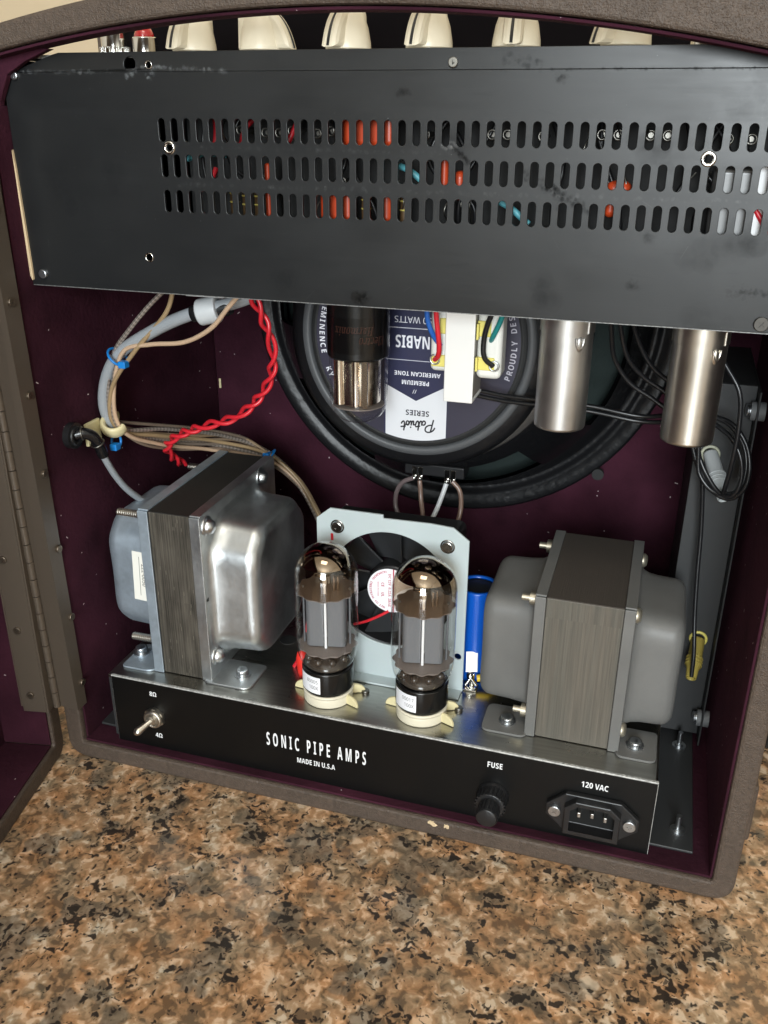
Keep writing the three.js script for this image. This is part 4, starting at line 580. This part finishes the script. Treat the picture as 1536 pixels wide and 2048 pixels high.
// the wired board that shows through the vent slots
{
  const t = thing('circuit_board', 'dark wired circuit board with orange capacitors behind the vent slots', 'circuit board', [200, 300, -40]);
  part('board', [box(60, 350, 300, 380, -42, -40)], blackMatte, t);
  const orange = std({ color: col(0.48, 0.052, 0.013), roughness: 0.35 }), teal = std({ color: col(0.10, 0.36, 0.42), roughness: 0.4 }), brown = std({ color: col(0.12, 0.07, 0.03), roughness: 0.5 }), lead = std({ color: col(0.22, 0.21, 0.19), roughness: 0.35, metalness: 1 });
  const capsule = (x0, x1, y0, y1, m, n = 'capacitor') => part(n, [box(x0, x1, y0, y1, -25, -16, 3.5)], m, t);
  capsule(150.5, 176, 355, 370, orange); capsule(139, 156, 322, 337, orange); capsule(167, 175, 322, 338, orange); capsule(196.5, 201, 336, 353, orange); capsule(202.5, 209, 334, 346.5, orange); capsule(270, 281, 336.5, 344, orange); capsule(270, 275.5, 329, 340, orange); capsule(111.5, 114.5, 322, 348, orange);
  for (const [a, b] of [[[70, 349, -20], [90, 351, -22]], [[176, 348, -22], [189, 341, -20]], [[219, 336, -20], [238, 325, -18]]]) part('wire', tube([a, [(a[0] + b[0]) / 2, (a[1] + b[1]) / 2 + 1.5, -19], b], 1.5), teal, t);
  for (const [x, y] of [[92, 331], [98.5, 330], [105, 330], [160, 330], [179, 330]]) { const r = part('resistor', [cyl(2.2, 14, [x, y - 7, -24])], brown, t); part('colour_band', [ring(2.1, 0.45, [x, y - 1.5, -24], [0, 1, 0], 16, 5), ring(2.1, 0.45, [x, y + 2.5, -24], [0, 1, 0], 16, 5)], yellowTape, r); }
  for (const [x, y] of [[97, 362], [110, 361], [117, 361], [123.5, 362], [136, 361], [143, 362], [218.5, 361.5], [225.3, 361.5], [266, 362], [272.8, 362], [286, 362], [293, 362], [188, 361], [241, 361], [317, 361], [326, 361], [148, 340], [162, 338]]) part('eyelet', [ring(1.9, 0.55, [x, y, -24], [0, 0, 1], 18, 6), cyl(1.2, 14, [x, y, -40], [0, 0, 1], 8)], lead, t);
  for (let i = 0; i < 26; i++) { const x = rr(85, 340), y = rr(325, 366); part('bare_lead', tube([[x, y - 8, -24], [x + rr(-3, 3), y, rr(-22, -17)], [x + rr(-3, 3), y + 8, -24]], 0.4, 10, false, 5), lead, t); }
  for (const [p, m] of [[[[84, 345, -22], [82, 337, -19], [80, 328, -22]], redWire], [[[86, 368, -20], [85, 361, -22], [84, 355, -22]], redWire], [[[98, 356, -22], [101, 362, -20], [105, 367, -22]], redWire], [[[120, 352, -20], [124, 358, -19], [127, 366, -22]], redWire], [[[330, 336, -14], [335, 329, -13], [338, 322, -14]], redWire]]) part('wire', tube(p, 1.2), m, t);
  for (let i = 0; i < 14; i++) { const x = rr(70, 340); part('wire', tube([[x, 300, -30], [x + rr(-10, 10), 330, -22], [x + rr(-20, 20), 350, -24], [x + rr(-20, 20), 378, -30]], 1.1, 0, false, 6), blackWire, t); }
  part('choke', [box(313, 342, 320, 350, -30, -14, 2)], std({ color: col(0.14, 0.14, 0.14), roughness: 0.4, metalness: 0.5 }), t);
  part('paper_tag', [box(330.5, 336, 322, 352, -13.4, -13, 0.1)], whitePaper, t);
}

// ------------------------------------------------------------------ what hangs under the upper chassis
{
  const shield = (x, y, z, r, mat, label) => {
    const t = thing('tube_shield', label, 'tube shield', [x, y, z], 'nickel tube shields under the upper chassis'); delete t.userData.group;
    part('can', [lathe([[r * 0.45, 0.6], [r * 0.5, 0], [r - 1.2, 0], [r - 0.3, 0.5], [r, 1.6], [r, 48], [r + 0.5, 48.6], [r + 0.5, 61]], 64).translate(x, y, z), lathe([[r - 0.6, 60], [r - 0.6, 1.5], [r * 0.45, 1.2]], 48).translate(x, y, z)], mat, t);
    part('socket_collar', [lathe([[r - 0.8, 50], [r - 0.8, 62], [r + 2, 62]], 40).translate(x, y, z)], mat, t);
    const a = 0.62; part('bayonet_slot', [new THREE.TorusGeometry(2.6, 0.8, 8, 20, Math.PI).rotateZ(Math.PI).scale(0.8, 1.8, 1).translate(0, 47, r + 0.2).rotateY(a).translate(x, y, z), new THREE.SphereGeometry(2.3, 14, 10).scale(0.8, 1.6, 0.45).translate(0, 44, r).rotateY(a).translate(x, y, z), new THREE.CylinderGeometry(0.9, 0.9, 6, 10).translate(0, 52, r + 0.3).rotateY(a + 0.34).translate(x, y, z)], mat, t);
    return t;
  };
  shield(257, 226, -40, 12.7, nickelDull, 'dull silver tube shield hanging between the small transformer and the shiny shield');
  shield(318.5, 225, -40, 12.5, nickel, 'shiny brassy nickel tube shield hanging at the right under the upper chassis');
  // octal tube, upside down
  const c = [143.5, 211, -60], R = 16.2, t = thing('hanging_tube', 'upside down glass tube with black base under the upper chassis, before the loudspeaker', 'vacuum tube', c), at = (g) => g.translate(...c);
  const scr = canvasTex(1024, 256, (x, w, h) => { x.fillStyle = '#0d0c0c'; x.fillRect(0, 0, w, h); x.translate(w * 0.52, h * 0.52); x.rotate(Math.PI); x.fillStyle = '#35201a'; x.textAlign = 'center'; x.textBaseline = 'middle'; x.font = 'italic bold 84px serif'; x.fillText('Electro', -150, -30); x.fillText('Harmonix', 60, 44); });
  const bs = part('tube_base', [at(lathe([[0, 76], [R + 0.6, 76], [R + 0.8, 75], [R + 0.8, 38.6], [R + 0.2, 37.4], [R - 2, 37.2]], 56))], bakelite, t);
  part('printed_band', at(new THREE.CylinderGeometry(R + 0.9, R + 0.9, 19, 48, 1, true, -1.2, 3.0).translate(0, 51, 0)), std({ map: scr, roughness: 0.2 }), bs, true);
  part('glass_envelope', at(lathe([[0.01, 0], [5, 0.3], [9.5, 1.6], [13, 4.2], [15.2, 7.6], [R, 12], [R, 38]], 64)), glass, t);
  part('plate', [at(lathe([[2, 10.5], [11, 10.8], [12.2, 12], [12.4, 36], [2, 36.5]], 48)), at(new THREE.BoxGeometry(3, 27, 2).translate(7.5, 24.5, 11.3))], tubePlate, t);
  part('plate_rib', [at(new THREE.CylinderGeometry(3.2, 3.2, 25, 20).translate(-7.6, 24.5, 9.6)), at(new THREE.CylinderGeometry(2.2, 2.2, 25, 20).translate(2.5, 24.5, 12.3))], tubePlate, t);
  part('mica_spacer', at(cyl(14.4, 0.5, [0, 9.6, 0])), mica, t);
  // little reverb transformer
  const q = thing('reverb_transformer', 'small white framed transformer with yellow tape hanging under the upper chassis', 'transformer', [204.5, 234, -45]);
  part('frame', [box(197, 212.2, 234.5, 287, -39.5, -38.3, 0.5), box(197, 212.2, 233.4, 235, -62, -38.4, 0.5)], std({ color: col(0.86, 0.85, 0.82), roughness: 0.32, metalness: 0.25 }), q);
  part('core', [box(197.6, 211.6, 235.1, 286, -62, -39.6, 0.4)], std({ color: col(0.35, 0.33, 0.30), roughness: 0.5, metalness: 0.5 }), q);
  const bob = part('bobbin', [box(187.5, 197.4, 247, 284, -60, -45, 3), box(211.8, 224.8, 245, 284, -60, -45, 3)], std({ color: col(0.74, 0.73, 0.68), roughness: 0.4 }), q);
  part('tape', [box(188.6, 197.3, 249.8, 256, -46, -44.2, 0.6), box(192.5, 197.3, 267, 275, -46, -44.2, 0.6), box(212, 221.5, 249.8, 256.5, -46, -44.2, 0.6), box(212, 219, 267, 275, -46, -44.2, 0.6), box(212.3, 213.4, 249.8, 257, -44.4, -41, 0.2), box(212.3, 213.4, 266, 274, -44.4, -41, 0.2)], yellowTape, bob);
  part('solder_eyelet', [ring(2.4, 0.5, [190.5, 253.5, -44], [0, 0, 1], 20, 6), ring(2.4, 0.5, [221.5, 252.5, -44], [0, 0, 1], 20, 6)], zinc, bob);
  const lead = (n, pts, m, l) => single(n, tube(pts, 1.35), m, l, 'wire');
  lead('blue_wire', [[188, 286, -36], [187.6, 276, -38], [190, 267, -41], [193, 261, -45]], std({ color: col(0.02, 0.12, 0.46), roughness: 0.35 }), 'blue wire going down behind the red one at the small white transformer');
  lead('red_wire', [[192, 286, -35], [192.8, 274, -37], [193.8, 262, -39], [193, 256.5, -41], [190.5, 253.5, -44]], redWire, 'red wire curving into the left side of the small white transformer');
  lead('black_wire', [[223, 286, -36], [219, 277, -38], [216.5, 267, -40], [217, 257, -41.5], [221, 252.5, -44]], blackWire, 'black wire curving into the right side of the small white transformer');
  lead('green_wire', [[227, 286, -37], [224.5, 277, -39], [220.5, 268, -43], [219, 265, -46]], std({ color: col(0.015, 0.21, 0.21), roughness: 0.35 }), 'teal green wire at the right of the small white transformer');
}

// ------------------------------------------------------------------ reverb tank on the right wall
{
  const t = thing('reverb_tank', 'upright grey metal reverb tank fixed to the right inner wall', 'reverb tank', [342, 6, -155]);
  part('tray', [box(326.6, 354.4, 6, 236, -112, -110.4, 0.5), box(326.6, 328, 6, 236, -203, -112.1, 0.5), box(328.1, 354.4, 234.4, 236, -203, -112.1, 0.4), box(328.1, 354.4, 6, 7.6, -203, -112.1, 0.4)], grayMetal, t);
  part('flange', [box(354.5, 355.6, 6, 236, -203, -98, 0.4)], grayMetal, t);
  for (const y of [23, 224]) {
    part('grommet', [cyl(5.2, 2.6, [354.4, y, -104], [-1, 0, 0], 24), cyl(5.2, 3.4, [355.7, y, -104], [1, 0, 0], 24)], rubber, t);
    part('screw', screwGeo(3.6, 2.2, [351.7, y, -104], [-1, 0, 0.12], 0.8), zinc, t);
  }
  part('jack', [ring(4.6, 0.9, [335.4, 195, -110], [0, 0, 1])], std({ color: col(0.45, 0.45, 0.34), roughness: 0.4 }), t);
  part('jack', [ring(4.6, 0.9, [345.6, 75.8, -110], [0, 0, 1])], yellowTape, t);
  const plug = (pts, m, label, wire, wl) => {
    const a = V(pts[0]), b = V(pts[1]), d = b.clone().sub(a), L = d.length(), g = thing('phono_plug', label, 'phono plug', pts[0]);
    part('plug_barrel', [along(lathe([[0, 0], [4, 0], [4.2, 1], [4.2, L * 0.45], [4.7, L * 0.46], [4.7, L * 0.7], [3.6, L * 0.76], [3.1, L], [2.2, L], [1.8, L * 0.9]], 24), d.toArray(), pts[0])], m, g);
    part('plug_rib', [0.5, 0.58, 0.66].map((k) => ring(4.7, 0.35, a.clone().addScaledVector(d, k).toArray(), d.toArray(), 24, 6)), m, g);
    return g;
  };
  plug([[335.4, 195.5, -109.5], [343.8, 180, -82]], std({ color: col(0.52, 0.54, 0.54), roughness: 0.38 }), 'whitish grey phono plug in the upper jack of the reverb tank');
  plug([[345.5, 75.5, -109.5], [343.2, 62, -86]], std({ color: col(0.36, 0.28, 0.065), roughness: 0.4 }), 'yellow phono plug in the lower jack of the reverb tank');
  const w = (pts, label, r = 1.25) => single('black_cable', tube(pts, r, pts.length * 10), blackWire, label, 'cable');
  w([[206, 231, -73], [222, 227, -80], [240, 224, -88], [268, 221, -95], [297, 217, -98], [312, 222, -92], [326, 232, -78]], 'upper strand of the black cable crossing in front of the loudspeaker magnet');
  w([[206, 228, -73], [222, 224, -80], [240, 221, -88], [268, 218, -95], [297, 214, -98], [314, 218, -92], [328, 228, -78]], 'lower strand of the black cable crossing in front of the loudspeaker magnet');
  w([[274, 286, -66], [276, 269, -72], [279, 252, -80], [288, 239, -84], [302, 230, -86], [325, 213, -85], [330, 192, -83], [339, 184, -80], [349, 187, -77], [352, 198, -77], [349, 212, -80], [341, 221, -84], [330, 225, -88], [314, 236, -90], [298, 248, -88], [288, 266, -82], [284, 286, -70]], 'black cable looping right from under the chassis behind the shiny tube shield');
  w([[278, 286, -72], [280, 271, -76], [286, 252, -82], [295, 242, -86], [308, 233, -88], [322, 211, -88], [329, 195, -86], [338, 184, -81], [346, 182, -78], [352, 189, -75], [353.5, 200, -75], [350, 213, -79], [342, 222, -83], [333, 224, -88], [322, 228, -92]], 'black cable coiled tightly beside the upper phono plug');
  w([[318, 220, -90], [326, 206, -87], [333, 193, -84], [341, 184.5, -79], [347, 185, -75], [350, 194, -73.5], [348, 207, -74.5], [342, 216, -78], [333, 221, -85]], 'inner turn of the coiled black cable by the reverb tank');
  w([[324, 286, -72], [330, 262, -67], [341, 245, -62], [343.5, 228, -62], [343.4, 206, -65], [342.6, 190, -71], [343.2, 183, -80]], 'black cable dropping straight down into the upper phono plug');
  w([[322, 220, -96], [327, 205, -95], [332, 187, -96], [336, 156, -98], [338, 126, -96], [340, 101, -92], [342.6, 78, -86], [343.2, 64, -85]], 'long black cable hanging down to the yellow phono plug');
}

// ------------------------------------------------------------------ wiring at the left
{
  const W = (n, pts, r, m, l, c = 'wire', gup, keep) => single(n, tube(pts, r, pts.length * 10, false, 12), m, l, c, gup, keep);
  W('grey_cable', [[88, 279, -48], [76, 275, -43], [52, 268, -40], [26, 256, -42], [1, 240, -45], [-10, 224, -47], [-14, 208, -48], [-13, 198, -50], [-11, 191, -53]], 3.6, grayCable, 'thick grey cable arching left from the chassis gland down to the cream clip', 'cable');
  const tail = [[46, 147, -150], [66, 130, -153], [80, 112, -149], [92, 96, -141]];
  const off = (p, a, b, c) => p.map(([x, y, z]) => [x + a, y + b, z + c]);
  const gB = 'thin wires bundled at the left of the cabinet';
  W('braided_wire', [[42, 284, -42], [28, 272, -42], [14, 258, -42], [0, 242, -43.5], [-8, 222, -46], [-10, 200, -48.5], [-8, 192, -54], [4, 183, -85], [24, 167, -126], ...off(tail, -3, 4, 1)], 1.35, braidMat, 'grey braided wire leaving the chassis leftmost and running over the grey cable', 'wire', null, true);
  W('beige_wire', [[46, 284, -38], [40, 270, -39], [16, 245, -40], [-3, 222, -42.5], [-9, 201, -46], [-7, 191, -52], [2, 180, -80], [20, 164, -122], ...off(tail, 1, 2, 4)], 1.3, beigeWire, 'beige wire coming down beside the leftmost braided wire', 'wire');
  W('braided_wire', [[66, 274, -44], [50, 266, -44], [32, 257, -43], [14, 249, -42], [2, 236, -42.5], [-4, 219, -44], [-8, 200, -47], [-6, 190, -53], [0, 177, -80], [16, 163, -118], ...off(tail, -1, -2, 2)], 1.35, braidMat, 'pinkish braided wire below the grey cable', 'wire', null, true);
  W('beige_wire', [[90, 284, -28], [82, 276, -29], [70, 264, -32], [51, 254, -36], [27, 250, -39], [9, 245, -41], [-1, 227, -43], [-6, 202, -46.5], [-4, 190, -52], [3, 175, -78], [18, 159, -118], ...off(tail, 3, -3, 4)], 1.3, std({ color: col(0.52, 0.36, 0.24), roughness: 0.38 }), 'pale beige wire sagging lowest under the chassis gland', 'wire');
  W('brown_wire', [[-10, 192, -53], [-4, 178, -68], [4, 166, -95], [24, 157, -126], ...off(tail, 2, -6, 2)], 1.1, std({ color: col(0.20, 0.14, 0.10), roughness: 0.45 }), 'thin brown wire sagging below the bundle behind the big transformer', 'wire');
  W('brown_wire', [[-9, 196, -54], [0, 187, -80], [18, 173, -118], [34, 160, -142], ...off(tail, -4, 0, -2)], 1.1, std({ color: col(0.16, 0.12, 0.09), roughness: 0.45 }), 'thin dark brown wire along the top of the bundle behind the big transformer', 'wire');
  for (const [i, l] of [[0, 'thin brown wire second from the top of the bundle behind the big transformer'], [1, 'thin brown wire in the middle of the bundle behind the big transformer'], [2, 'thin olive brown wire second lowest in the bundle behind the big transformer']])
    W('brown_wire', [[-11, 194 - i * 2, -53], [-2, 183 - i * 2.5, -75], [12, 172 - i * 3, -108], [30, 163 - i * 3, -138], ...off(tail, 2 - i, 1.5 - 2 * i, 3 - 2 * i)], 1.15, std({ color: col(0.24 - 0.04 * i, 0.165 - 0.02 * i, 0.10), roughness: 0.42 }), l, 'wire');
  // twisted red pair
  const path = new THREE.CatmullRomCurve3([[91, 286, -36], [96, 265, -44], [97, 248, -50], [90, 228, -56], [70, 207, -60], [47, 197, -64], [29, 189.5, -68], [16, 182, -72], [6.5, 172, -80], [3, 161, -92], [2, 151, -106]].map(V)), N = 200, fr = path.computeFrenetFrames(N), turns = 8;
  const tw = thing('twisted_wire_pair', 'twisted pair of red wires hanging from the upper chassis to behind the big transformer', 'wire', [40, 150, -70]);
  for (const s of [0, 1]) { const p = []; for (let i = 0; i <= N; i++) { const a = (i / N * turns + 0.07 * Math.sin(i * 0.09) + 0.03 * Math.sin(i * 0.23 + 1)) * Math.PI * 2 + s * Math.PI, c = path.getPointAt(i / N); p.push(c.addScaledVector(fr.normals[i], 1.9 * Math.cos(a)).addScaledVector(fr.binormals[i], 1.9 * Math.sin(a)).toArray()); } part('strand', tube(p, 1.3, 420, false, 8), redWire, tw); }
  // ties, clip, gland, strain relief
  const tie = (c, d, r, label, hd) => { const t = thing('cable_tie', label, 'cable tie', c); part('strap', [ring(r, 0.8, c, d, 28, 6).translate(0, 0, 0)], blueTie, t); part('tie_head', [box(-2.3, 2.3, -2, 2, -2.6, 2.6, 0.6).translate(c[0] + hd[0], c[1] + hd[1], c[2] + hd[2])], blueTie, t); };
  tie([2.5, 240, -43], [0.75, 0.75, 0.1], 6.2, 'blue cable tie round the grey cable, above the clip', [6.6, -2.6, 5]);
  tie([-10, 185, -50], [0.3, -0.3, -0.9], 4.2, 'blue cable tie just below the cream clip', [2.5, -1.5, 5.5]);
  tie([46, 146, -150], [0.7, -0.6, -0.2], 6, 'dark blue cable tie behind the top of the big transformer', [0, 3, 5]);
  const pc = thing('cable_clip', 'cream plastic clip fixing the cable bundle to the left inner wall', 'cable clip', [-16, 192, -47]);
  part('clip_loop', [along(new THREE.TorusGeometry(6.4, 2.0, 10, 30, 4.6).scale(1, 1, 2.2).rotateX(Math.PI / 2), [0.25, 0.75, 0.5], [-9.5, 196, -49])], creamYellow, pc);
  part('clip_foot', [box(-19.8, -17.6, 186, 200, -47, -33, 0.6)], creamYellow, pc);
  part('screw', screwGeo(2.4, 1.8, [-17.6, 190, -38], [1, 0, 0]), zinc, pc);
  const gl = thing('cable_gland', 'white nylon gland with black ends under the left of the upper chassis', 'cable gland', [64, 268, -42]);
  const d = V([22, 5, -3]).normalize().toArray();
  part('gland_body', [along(lathe([[0, 0], [6.6, 0], [7.2, 1], [7.2, 11], [6.6, 12], [0, 12]], 28), d, [58, 269.5, -41]), box(53, 76, 279, 284, -46, -36, 1)], std({ color: col(0.56, 0.58, 0.59), roughness: 0.4 }), gl);
  part('gland_sleeve', [along(lathe([[0, -4], [4.4, -4], [4.6, 0], [4.6, 17], [4.2, 19], [0, 19]], 24), d, [58, 269.5, -41])], blackPlastic, gl);
  const sr = thing('elbow_strain_relief', 'black elbow strain relief with grey lead in the left inner wall', 'strain relief', [-20, 194, -20]);
  part('wall_bush', [cyl(7.6, 4, [-20, 197.5, -20], [1, 0, 0], 28), ring(4.6, 1.2, [-15.8, 197.5, -20], [1, 0, 0], 24, 8)], blackPlastic, sr);
  part('elbow', [tube([[-17, 198, -20.5], [-12.5, 198.5, -23], [-9, 195, -27], [-8, 188, -30], [-7.8, 182, -32]], 3.4, 30)], glossBlack, sr);
  part('sleeve_ring', [ring(3.7, 0.6, [-13.5, 198.6, -22.4], [1, 0.1, -0.5], 20, 6), ring(3.9, 0.5, [-8.4, 191, -28.6], [0.1, -0.9, -0.4], 20, 6)], darkScrew, sr);
  part('lead', [tube([[-7.8, 183, -31.5], [-7.6, 176, -35], [-7.8, 165, -42], [-7, 152, -52], [-3, 138, -66], [4, 126, -84], [12, 118, -100]], 2.1, 50)], grayCable, sr);
  single('cloth_scrap', [box(-18, -16.3, 176, 183.5, -203.7, -203, 0.25)], creamYellow, 'tiny pale scrap stuck in the far left corner of the purple lining', 'scrap');
}
// loudspeaker leads
{
  const clearBrown = phy({ color: col(0.34, 0.22, 0.17), roughness: 0.2, transmission: 0.35, thickness: 0 }), clearGrey = phy({ color: col(0.26, 0.20, 0.20), roughness: 0.2, transmission: 0.4, thickness: 0 });
  const w = (pts, m, l, r = 1.6) => single('speaker_lead', tube(pts, r, 40), m, l, 'wire');
  w([[157, 150.5, -132], [150, 147, -131], [146, 140, -130], [146, 130, -128], [153, 119, -122], [158, 108, -112]], clearGrey, 'leftmost clear speaker lead bowing out from the loudspeaker terminals');
  w([[161, 149, -132], [163, 137, -129], [167, 123, -121], [169, 108, -112]], clearBrown, 'copper brown speaker lead hanging second from the left');
  w([[179, 149, -132], [175, 134, -126], [170, 120, -117], [167, 108, -112]], whitePlastic, 'straight white speaker lead running down to the fan plate');
  w([[183, 151, -132], [188, 146, -131], [190, 133, -128], [187, 119, -120], [182, 108, -112]], clearBrown, 'rightmost copper coloured speaker lead bowing outward');
}
// things half seen at the right edge, beyond the cabinet
{
  const t = thing('grey_appliance', 'grey box with a black foot on the counter beyond the right side of the cabinet', 'appliance', [440, -13, -190]);
  part('body', [box(396, 500, 8, 50, -260, -130, 4)], grayMetal, t); part('foot', [box(400, 496, -13, 7.8, -255, -134, 2)], blackMatte, t);
  single('white_cord', tube([[398, 62, -118], [396.5, 40, -116], [397.5, 18, -114], [401, 2, -112], [420, -11, -120]], 1.1), whitePlastic, 'thin white cord hanging before the grey box at the right edge', 'cord');
}
scene.environment = null;
renderer.render(scene, camera);
